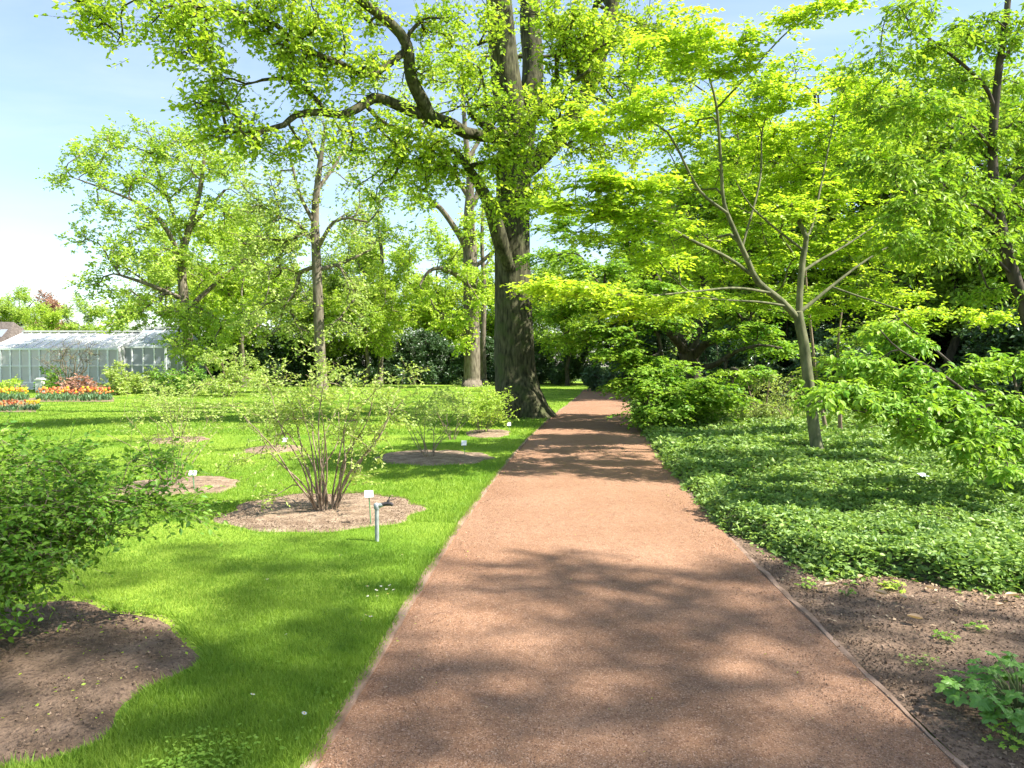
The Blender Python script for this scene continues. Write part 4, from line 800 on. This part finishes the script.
mb = MB(); mb.leaves(*OV, np.stack([x, Y, z], 1), D, Nn, Ls, Ls * .62, np.clip(.35 * vnoise(x * 3, Y * 3) + .65 * rng.random(n) ** 1.3, 0, 1))
tag(mb.build('ground_cover', M['ivy_leaf']), kind='stuff')
# thin runners poking out of its front
# ------------------------------------------------------------------ small plants
def lobed_plant(name, label, loc, n, w, h, L, group=None, leaf='geranium_leaf', tpl=LOB, cat='plant', asp=1.0):
    r = empty(name, (*loc, 0), label, cat, group); st = MB(); lf = MB(); P, D, T, Nn = [], [], [], []
    for i in range(n):
        a = rng.random() * 6.28; q = math.sqrt(rng.random()); x, y = q * w * math.cos(a), q * w * math.sin(a); z = h * (1 - .55 * q * q) * rng.uniform(.45, 1.05)
        st.tube([[x * .15, y * .15, 0], [x * .5, y * .5, z * .7], [x, y, z]], [.004 * L / .09, .003 * L / .09, .002 * L / .09], 5, cap=False)
        P.append([x, y, z]); D.append([math.cos(a) + rng.normal(0, .5), math.sin(a) + rng.normal(0, .5), rng.normal(-.15, .25)]); T.append(rng.random())
        Nn.append([.5 * q * math.cos(a) + rng.normal(0, .25), .5 * q * math.sin(a) + rng.normal(0, .25) - .15, 1])
    Ls = L * rng.uniform(.55, 1.2, n); lf.leaves(*tpl, np.array(P), np.array(D), np.array(Nn), Ls, Ls * asp, np.array(T))
    st.build('stems', M['green_stem'], r, smooth=True); lf.build('leaves', M[leaf], r); return r
c0 = gr(1012, 722)
lobed_plant('leafy_plant', 'clump of broad lobed fresh-green leaves on bare soil beside the path', (c0[0] + .06, c0[1] + .02), 120, .30, .27, .092)
c1 = gr(1015, 745)
lobed_plant('small_weed', 'low yellow-green weed with tiny leaves in front of the lobed plant', (c1[0], c1[1]), 60, .13, .09, .028, 'weeds on the bare soil', 'dogwood_leaf')
for px, py, n, w, L, lb, lf in [(892, 590, 26, .09, .05, 'yellow-green seedling at the front edge of the ivy', 'yellow_leaf'), (805, 588, 22, .07, .03, 'tiny green weed beside the path edging', 'dogwood_leaf'), (948, 642, 18, .06, .035, 'weed in the middle of the bare soil', 'dogwood_leaf'),
                                (979, 632, 14, .05, .035, 'small weed just above the lobed plant', 'dogwood_leaf'), (925, 668, 30, .12, .022, 'flat patch of pale weed near the lobed plant', 'pale_leaf'), (847, 596, 14, .05, .03, 'tiny seedling between the edging and the ivy', 'shrub_leaf'), (588, 697, 8, .02, .018, 'tiny weed growing in the middle of the red path', 'dogwood_leaf')]:
    q = gr(px, py); lobed_plant('small_weed', lb, q, n, w, .07 if n > 10 else .02, L, 'weeds on the bare soil', lf)
# dry leaves along the ivy front
for px, py, rot in [(990, 583, 0), (951, 578, 1), (930, 594, 2), (1012, 602, 3), (861, 583, 4), (903, 604, 5), (975, 598, 1.2), (880, 600, 2.2), (1000, 612, .4), (830, 592, 3.3), (960, 612, 4.4), (915, 625, 5.5)]:
    q = gr(px, py); mb = MB(); t = np.linspace(0, 1, 7); Lf = .085 * rng.uniform(.7, 1.2); v = []
    for s in t:
        w = .42 * math.sin(math.pi * min(1, s * .96 + .03)) ** .8
        for k in (-1, -.5, 0, .5, 1): v.append([(s - .5) * Lf, k * w * Lf * .7, Lf * (.28 * abs(k) ** 1.5 * w * 2 + .35 * (s - .5) ** 2)])
    v = np.array(v); cs, sn = math.cos(rot), math.sin(rot)
    v = np.stack([v[:, 0] * cs - v[:, 1] * sn, v[:, 0] * sn + v[:, 1] * cs, v[:, 2] + .03], 1)
    mb.add(v, [[i * 5 + j, i * 5 + j + 1, i * 5 + j + 6, i * 5 + j + 5] for i in range(6) for j in range(4)], np.full(24, rng.random()))
    o = mb.build('fallen_leaf', M['dry_leaf'], smooth=True); o.location = (*q, .012); tag(o, 'dry tan leaf lying on the soil at the ivy edge', 'leaf', 'dry leaves by the ivy')
# litter: bud scales and bits of dry leaf
def litter(n, fx, leaf, sz):
    x, y, z = fx(n); D = rnd(len(x)); D[:, 2] *= .25; Nn = rnd(len(x)) * .4; Nn[:, 2] += 1; l_ = MB()
    L = sz * rng.uniform(.5, 1.5, len(x)); l_.leaves(*RH, np.stack([x, y, z], 1), D, Nn, L, L * .55, rng.random(len(x))); tag(l_.build('leaf_litter', M[leaf]), kind='stuff')
def onbed(n):
    a = rng.random(n) * 6.283; r = np.sqrt(rng.random(n)) * .95 * bedr(0, a); cx, cy, rx, ry = BEDS[0]
    return cx + rx * r * np.cos(a), cy + ry * r * np.sin(a), np.full(n, .05)
def onpath(n):
    y = 2.5 + 14 * rng.random(n) ** 1.6; return xl(y) + PW * np.where(rng.random(n) < .5, rng.beta(.5, 3, n), 1 - rng.beta(.5, 2, n)), y, np.full(n, .026)
def onsoil(n):
    x = 1.6 + 3 * rng.random(n); y = ivy_front(x) - .05 - 1.1 * rng.random(n) ** 2; k = x > xr(y) + .08; x, y = x[k], y[k]
    return x, y, .05 * (fbm(x * 1.3, y * 1.3) - .3) + .012
litter(260, onbed, 'yellow_leaf', .018); litter(420, onpath, 'dry_leaf', .014); litter(90, onpath, 'yellow_leaf', .014); litter(520, onsoil, 'dry_leaf', .028)
# daisies
dm = MB(); dm.tube([[0, 0, 0], [.003, 0, .03], [0, 0, .055]], .0012, 4)
a = np.linspace(0, 6.283, 14, endpoint=False); Pz = np.tile([0, 0, .055], (14, 1)); D = np.stack([np.cos(a), np.sin(a), np.full(14, .1)], 1)
dm.leaves(*RH, Pz, D, np.tile([0, 0, 1.0], (14, 1)), .014, .006, .5, mat=1); dm.tube([[0, 0, .054], [0, 0, .059]], [.004, .003], 8, mat=2)
dme = dm.build('daisy', [M['green_stem'], M['daisy_white'], M['tulip_yellow']], link=False)
for px, py in [(367, 594), (374, 597), (380, 592), (386, 595), (392, 591), (369, 601), (377, 603), (395, 596), (362, 622), (370, 625), (361, 628), (301, 724), (288, 640), (268, 585), (340, 560), (250, 705), (388, 602), (403, 560)]:
    o = bpy.data.objects.new('daisy', dme); C.objects.link(o); o.location = (*gr(px, py), 0); o.rotation_euler = (rng.normal(0, .2), rng.normal(0, .2), rng.random() * 6); o.scale = [rng.uniform(.7, 1.0)] * 3
    tag(o, 'small white daisy in the lawn beside the path', 'flower', 'daisies in the lawn')

# ------------------------------------------------------------------ tulips
def tulip_mesh(colm):
    t = MB(); t.tube([[0, 0, 0], [.01, 0, .2], [0, 0, .42]], .008, 5, cap=False)
    for a in (0, 2.2, 4.2):
        t.leaves([[0, .5, 0], [.5, .7, -.3], [1, 0, .2], [.5, -.7, -.3], [0, -.5, 0]], {4: [[0, 1, 3, 4]], 3: [[1, 2, 3]]}, np.array([[0, 0, .01]]), np.array([[math.cos(a) * .6, math.sin(a) * .6, 1]]), np.array([[math.cos(a), math.sin(a), .3]]), .3, .07, .5)
    a = np.linspace(0, 6.283, 8, endpoint=False)
    rings = [(.018, .40), (.046, .43), (.052, .46), (.044, .50)]
    v = np.concatenate([np.stack([r * np.cos(a), r * np.sin(a), np.full(8, z) + (.022 * (np.arange(8) % 2) if z > .49 else 0)], 1) for r, z in rings])
    t.add(v, [[i * 8 + j, i * 8 + (j + 1) % 8, (i + 1) * 8 + (j + 1) % 8, (i + 1) * 8 + j] for i in range(3) for j in range(8)], np.linspace(0, 1, 24), mat=1)
    return t.build('tulip', [M['tulip_green'], colm], link=False)
TM = {k: tulip_mesh(M['tulip_' + k]) for k in ('orange', 'red', 'yellow')}
def tulips(n, px0, px1, Y0, Y1, pick, lab, grp, sc=1.0):
    for i in range(n):
        Y = rng.uniform(Y0, Y1); px = rng.uniform(px0, px1); Y = (Y0 + Y1) / 2 + (Y - (Y0 + Y1) / 2) * (1 - .75 * abs(2 * (px - px0) / (px1 - px0) - 1) ** 3); x = at(px, 400, Y)[0]; k = pick(px, Y)
        o = bpy.data.objects.new('tulip', TM[k]); C.objects.link(o); o.location = (x, Y, .02); o.rotation_euler = (rng.normal(0, .08), rng.normal(0, .08), rng.random() * 6); s = rng.uniform(.7, 1.2) * sc; o.scale = (s * .95, s * .95, s)
        tag(o, lab % k, 'tulip', grp)
tulips(125, 36, 112, 33, 36.5, lambda p, y: 'red' if rng.random() < .25 + (.4 if y > 35.5 else 0) else ('yellow' if rng.random() < .3 else 'orange'), '%s tulip in the long bed before the greenhouse', 'tulips in the long bed')
tulips(50, -8, 30, 33.5, 36, lambda p, y: 'yellow' if rng.random() < .7 else 'orange', '%s tulip in the back of the bed at the picture edge', 'tulips at the picture edge')
tulips(56, -8, 25, 25.6, 27.4, lambda p, y: 'red' if rng.random() < .45 else 'orange', '%s tulip in the front of the bed at the picture edge', 'tulips in the front of the edge bed', .62)
tulips(34, 25, 39, 26.5, 28, lambda p, y: 'yellow', '%s tulip in the small yellow patch beside the red tulips', 'tulips in the yellow patch', .6)
for px0, px1, Y0, Y1 in ((34, 114, 32.6, 37), (-12, 36, 25.3, 36.4)):
    mb = MB(); p = [at(px0, 400, Y0)[0], at(px1, 400, Y0)[0], at(px1, 400, Y1)[0], at(px0, 400, Y1)[0]]
    mb.add([[p[0], Y0, .026], [p[1], Y0, .026], [p[2], Y1, .03], [p[3], Y1, .03]], [[0, 1, 2, 3]]); tag(mb.build('soil_bed', M['soil']), kind='structure')

# ------------------------------------------------------------------ tap, plant labels
def simple(name, col, rough=.5, metal=0, spec=.5):
    return noisy(name, tuple(c * .85 for c in col), col, (20, 20, 20), rough, .1, bdist=.002, spec=spec)
M['galv'] = noisy('galvanised', (.20, .23, .22), (.38, .41, .40), (40, 40, 20), .45, .15, bdist=.002, spec=.6)
M['iron'] = noisy('iron', (.03, .028, .03), (.07, .06, .06), (60, 60, 60), .5, .2, bdist=.002)
M['white'] = simple('white_card', (.85, .85, .85)); M['stake'] = simple('green_stake', (.10, .28, .12)); M['greycard'] = simple('grey_card', (.45, .50, .55))
tb = gr(377, 542); k = tb[1] / F
r = empty('garden_tap', (*tb, 0), 'grey standpipe garden tap with a dark spout in the grass beside the round bed', 'tap')
t = MB(); t.tube([[0, 0, -.05], [0, 0, .2], [.0, 0, .31]], .019, 14); t.build('pipe', M['galv'], r, smooth=True)
t = MB(); t.tube([[0, 0, .30], [0, 0, .318], [-.002, 0, .345], [-.002, 0, .352]], [.026, .029, .029, .022], 12); t.tube([[-.012, 0, .335], [.03, 0, .335], [.055, 0, .342]], [.023, .022, .018], 12); t.build('fitting', M['galv'], r, smooth=True)
t = MB(); t.tube([[.045, 0, .342], [.09, 0, .35], [.13, -.005, .348], [.145, -.008, .338]], [.018, .02, .018, .014], 10); t.tube([[.1, 0, .35], [.104, 0, .375], [.112, 0, .385]], [.014, .014, .009], 8); t.build('spout', M['iron'], r, smooth=True)
t = MB(); t.tube([[.104, 0, .38], [.118, .004, .41], [.126, .006, .425]], [.005, .004, .003], 6); t.tube([[.104, 0, .383], [.15, 0, .385], [.172, 0, .40]], [.005, .004, .003], 6); t.build('handle', M['iron'], r, smooth=True)
def plabel(px, py, Y, hpx, cw, ch, label, card='white', rz=0, tilt=.9):
    k = Y / F; b = at(px, py + hpx, Y); b[2] = 0; top = at(px, py, Y)[2]
    r = empty('plant_label', tuple(b), label, 'plant label', 'plant labels'); r.rotation_euler = (0, 0, rz)
    t = MB(); t.tube([[.02, 0, -.04], [.008, .0, top * .6], [0, 0, top - .01]], .006, 6); t.build('stake', M['stake'], r, smooth=True)
    t = MB(); w, h, d = cw / 2, ch / 2, .004
    c, s = math.cos(tilt), math.sin(tilt)
    q = [[x, y * c, top + y * s] for x, y in ((-w, -h), (w, -h), (w, h), (-w, h))]; nn = np.array([0, -s, c]) * d
    t.add(np.vstack([np.array(q), np.array(q) + nn]), [[3, 2, 1, 0], [4, 5, 6, 7], [0, 1, 5, 4], [1, 2, 6, 5], [2, 3, 7, 6], [3, 0, 4, 7]]); t.build('card', M[card], r)
plabel(369, 494, 7.35, 22, .085, .075, 'white plant label on a leaning green stake right above the tap', rz=.3)
plabel(193, 473, 9.4, 20, .10, .07, 'white plant label standing in the pink bed of the wispy shrub')
plabel(464, 443, 13.0, 12, .09, .10, 'small white plant label in the long bed beside the sparse shrub')
plabel(285, 440, 14.2, 12, .09, .09, 'small white plant label behind the many-stemmed shrub')
plabel(509, 424, 18.0, 12, .09, .10, 'tiny white plant label beside the bushy shrub under the oak')
plabel(923, 475, 9.6, 12, .12, .10, 'grey plant label lying low among the shaded ivy', 'greycard', .3, .35)
plabel(58, 458, 9.0, 14, .05, .04, 'small white plant label behind the nearest dense shrub')

# ------------------------------------------------------------------ greenhouse
def glassmat(name, col, tr=.45):
    m, nt, o, N = mat(name); d = N('ShaderNodeBsdfDiffuse'); d.inputs[0].default_value = (*col, 1)
    t = N('ShaderNodeBsdfTransparent'); t.inputs[0].default_value = (.92, .92, .92, 1); g = N('ShaderNodeBsdfGlossy'); g.inputs['Roughness'].default_value = .06
    tl = N('ShaderNodeBsdfTranslucent'); tl.inputs[0].default_value = (*col, 1); dt = N('ShaderNodeMixShader'); nt.links.new(d.outputs[0], dt.inputs[1]); nt.links.new(tl.outputs[0], dt.inputs[2]); a = N('ShaderNodeMixShader'); a.inputs[0].default_value = tr; b = N('ShaderNodeMixShader'); fr = N('ShaderNodeFresnel'); fr.inputs[0].default_value = 1.5
    nt.links.new(dt.outputs[0], a.inputs[1]); nt.links.new(t.outputs[0], a.inputs[2]); nt.links.new(fr.outputs[0], b.inputs[0])
    nt.links.new(a.outputs[0], b.inputs[1]); nt.links.new(g.outputs[0], b.inputs[2]); nt.links.new(b.outputs[0], o.inputs[0]); return m
M['glass'] = glassmat('whitewashed_glass', (.90, .90, .90), .2); M['roofglass'] = glassmat('roof_glass', (.80, .82, .86), .35); M['blueglass'] = glassmat('blue_glass', (.66, .74, .84), .3)
M['frame'] = simple('white_frame', (.82, .83, .84)); M['brickwall'] = noisy('plinth', (.5, .5, .48), (.65, .64, .62), (4, 4, 4), .9, .2); M['darkin'] = noisy('inside_floor', (.22, .22, .20), (.35, .34, .32), (1, 1, 1), .9, .1)
def greenhouse(label, x0, x1, Y, dep, eave, ridge, step, glass, roofg):
    r = empty('greenhouse', ((x0 + x1) / 2, Y, 0), label, 'greenhouse'); W = (x1 - x0) / 2; ry = dep / 2
    t = MB(); t.box([0, .06, .22], [2 * W, .12, .44]); t.box([0, dep - .06, .22], [2 * W, .12, .44]); t.box([-W + .06, ry, .22], [.12, dep - .25, .44]); t.box([W - .06, ry, .22], [.12, dep - .25, .44]); t.build('plinth', M['brickwall'], r)
    g_ = MB(); g_.box([0, .08, (eave + .44) / 2], [2 * W - .1, .012, eave - .46]); g_.build('front_glazing', M[glass], r)
    g_ = MB(); g_.box([0, dep - .08, (eave + .44) / 2], [2 * W - .1, .012, eave - .46]); g_.build('back_glazing', M[glass], r)
    for sx in (-1, 1):
        g_ = MB(); x = sx * (W - .06)
        g_.add([[x, .1, .45], [x, dep - .1, .45], [x, dep - .1, eave], [x, ry, ridge - .05], [x, .1, eave]], [[0, 1, 2, 3, 4]]); g_.build('gable_glazing', M[glass], r)
    for sy in (0, 1):
        g_ = MB(); ya, yb = (0, ry) if sy == 0 else (dep, ry)
        g_.add([[-W, ya, eave + .03], [W, ya, eave + .03], [W, yb, ridge], [-W, yb, ridge]], [[0, 1, 2, 3]]); g_.build('roof', M[roofg], r)
    fr = MB(); n = int(2 * W / step)
    for i in range(n + 1):
        x = -W + .04 + i * (2 * W - .08) / n; fr.box([x, .03, (eave + .44) / 2], [.085 if i % 4 else .13, .06, eave - .44])
        fr.segs(np.array([[x, -.02, eave + .06]]), np.array([[x, ry, ridge + .03]]), .025, .025, 4)
    for z in (.47, (.44 + eave) * .5, eave): fr.box([0, .02, z], [2 * W, .065, .07 if z < eave else .12])
    fr.build('frame', M['frame'], r)
    v_ = MB(); v_.box([0, ry, ridge + .10], [2 * W, .35, .12]); v_.build('ridge_vent', M['brickwall'], r)
    f_ = MB(); f_.box([0, ry, .02], [2 * W - .3, dep - .3, .04]); 
    f_.build('inner_floor', M['darkin'], r)
    b_ = MB(); b_.box([0, ry, .55], [2 * W - 1.2, 1.2, .8]); b_.build('staging_bench', M['brickwall'], r); return r
gY = 50
greenhouse('long white-framed greenhouse with whitewashed glass behind the tulip bed', at(-10, 366, gY)[0], at(118, 366, gY)[0], gY, 7, 2.75, 4.0, .62, 'glass', 'roofglass')
greenhouse('bluish greenhouse wing half hidden by the wide pale-green tree', at(120, 366, gY + 1)[0], at(166, 366, gY + 1)[0], gY + 1, 7, 2.9, 4.3, .7, 'blueglass', 'blueglass')
# house behind
hx, hY = at(-24, 366, 66)[0], 66
r = empty('house', (hx, hY, 0), 'small house with a brown tiled roof and skylight behind the greenhouse', 'house')
t = MB(); t.box([0, 3, 1.7], [5.4, 6, 3.4]); t.build('wall', M['brickwall'], r)
M['tiles'] = noisy('brown_tiles', (.08, .065, .055), (.15, .125, .11), (6, 6, 6), .9, .5)
t = MB(); t.add([[-2.9, -.3, 3.3], [2.9, -.3, 3.3], [1.4, 3, 5.7], [-2.9, 3, 5.7], [2.9, 6.3, 3.3], [-2.9, 6.3, 3.3]], [[0, 1, 2, 3], [4, 5, 3, 2]]); t.add([[2.9, -.3, 3.3], [2.9, 6.3, 3.3], [1.4, 3, 5.7]], [[0, 1, 2]]); rf = t.build('roof', M['tiles'], r)
t = MB(); s_ = 2.4 / 3.3; t.add([[1.0, .9, 3.3 + 1.2 * s_ + .06], [1.7, .9, 3.3 + 1.2 * s_ + .06], [1.6, 1.9, 3.3 + 2.2 * s_ + .06], [.95, 1.9, 3.3 + 2.2 * s_ + .06]], [[0, 1, 2, 3]]); t.build('skylight', M['blueglass'], rf)
# garden bench before the greenhouse, stone post
bx, bY2 = at(10, 366, 44)[0], 44
M['teak'] = noisy('weathered_wood', (.16, .12, .09), (.30, .24, .18), (3, 20, 20), .9, .3)
r = empty('garden_bench', (bx, bY2, 0), 'low wooden garden bench before the greenhouse at the picture edge', 'bench')
t = MB()
for q in range(4): t.box([0, -.18 + q * .12, .45], [1.6, .09, .035])
t.build('seat', M['teak'], r)
for sx in (-1, 1):
    for sy in (-.16, .16):
        t = MB(); t.box([sx * .68, sy, .21], [.07, .07, .43]); t.build('leg', M['teak'], r)
r = empty('stone_post', (at(40, 366, 44)[0], 44, 0), 'short grey stone post before the greenhouse', 'post')
t = MB(); t.box([0, 0, .38], [.36, .36, .76]); t.build('shaft', M['brickwall'], r)
t = MB(); t.box([0, 0, .80], [.44, .44, .08]); t.box([0, 0, .87], [.3, .3, .06]); t.build('cap', M['brickwall'], r)

# ------------------------------------------------------------------ light
EL, AZ = R(SUN_EL), R(SUN_AZ)      # azimuth from +Y towards +X
sd = Vector((math.sin(AZ) * math.cos(EL), math.cos(AZ) * math.cos(EL), math.sin(EL)))
sl_ = bpy.data.lights.new('sun', 'SUN'); so = bpy.data.objects.new('sun', sl_); C.objects.link(so)
sl_.energy = 4.5; sl_.angle = R(.53); sl_.color = (1, .95, .86); so.rotation_euler = sd.to_track_quat('Z', 'Y').to_euler()
w = bpy.data.worlds.new('World'); S.world = w; w.use_nodes = True; nt = w.node_tree; nt.nodes.clear()
out = nt.nodes.new('ShaderNodeOutputWorld'); bg = nt.nodes.new('ShaderNodeBackground'); sky = nt.nodes.new('ShaderNodeTexSky')
sky.sky_type = 'NISHITA'; sky.sun_disc = False; sky.sun_elevation = EL; sky.sun_rotation = AZ; sky.air_density = 1.0; sky.dust_density = .6; sky.ozone_density = .6
tc = nt.nodes.new('ShaderNodeTexCoord'); sx = nt.nodes.new('ShaderNodeSeparateXYZ'); nt.links.new(tc.outputs['Generated'], sx.inputs[0])
def mth(op, a, b):
    n = nt.nodes.new('ShaderNodeMath'); n.operation = op
    for i, v in enumerate((a, b)):
        if hasattr(v, 'node'): nt.links.new(v, n.inputs[i])
        else: n.inputs[i].default_value = v
    return n.outputs[0]
zz = mth('MAXIMUM', mth('ADD', sx.outputs[2], .12), .05)
cx = nt.nodes.new('ShaderNodeCombineXYZ'); nt.links.new(mth('DIVIDE', sx.outputs[0], zz), cx.inputs[0]); nt.links.new(mth('MULTIPLY', mth('DIVIDE', sx.outputs[1], zz), 1.8), cx.inputs[1])
nz = nt.nodes.new('ShaderNodeTexNoise'); nz.inputs['Scale'].default_value = .9; nz.inputs['Detail'].default_value = 7; nz.inputs['Roughness'].default_value = .58; nz.inputs['Distortion'].default_value = .6
nt.links.new(cx.outputs[0], nz.inputs[0])
mr = nt.nodes.new('ShaderNodeMapRange'); mr.inputs[1].default_value = .38; mr.inputs[2].default_value = .74; mr.inputs[3].default_value = .04; mr.inputs[4].default_value = .45; nt.links.new(nz.outputs[0], mr.inputs[0])
mx = nt.nodes.new('ShaderNodeMix'); mx.data_type = 'RGBA'; nt.links.new(mr.outputs[0], mx.inputs[0]); nt.links.new(sky.outputs[0], mx.inputs[6]); mx.inputs[7].default_value = (3.5, 4.0, 4.2, 1)
nt.links.new(mx.outputs[2], bg.inputs[0]); bg.inputs[1].default_value = .088; nt.links.new(bg.outputs[0], out.inputs[0])

S.view_settings.view_transform = 'Standard'; S.view_settings.look = 'None'; S.view_settings.gamma = 1; S.view_settings.exposure = 1.72
S.render.engine = 'CYCLES'
c = S.cycles; c.max_bounces = 10; c.diffuse_bounces = 6; c.glossy_bounces = 2; c.transmission_bounces = 8; c.transparent_max_bounces = 6
c.use_adaptive_sampling = True; c.adaptive_threshold = .02; c.sample_clamp_indirect = 6; c.caustics_reflective = False; c.caustics_refractive = False
c.use_denoising = True
try: c.denoiser = 'OPENIMAGEDENOISE'; c.denoising_input_passes = 'RGB_ALBEDO_NORMAL'
except Exception: pass
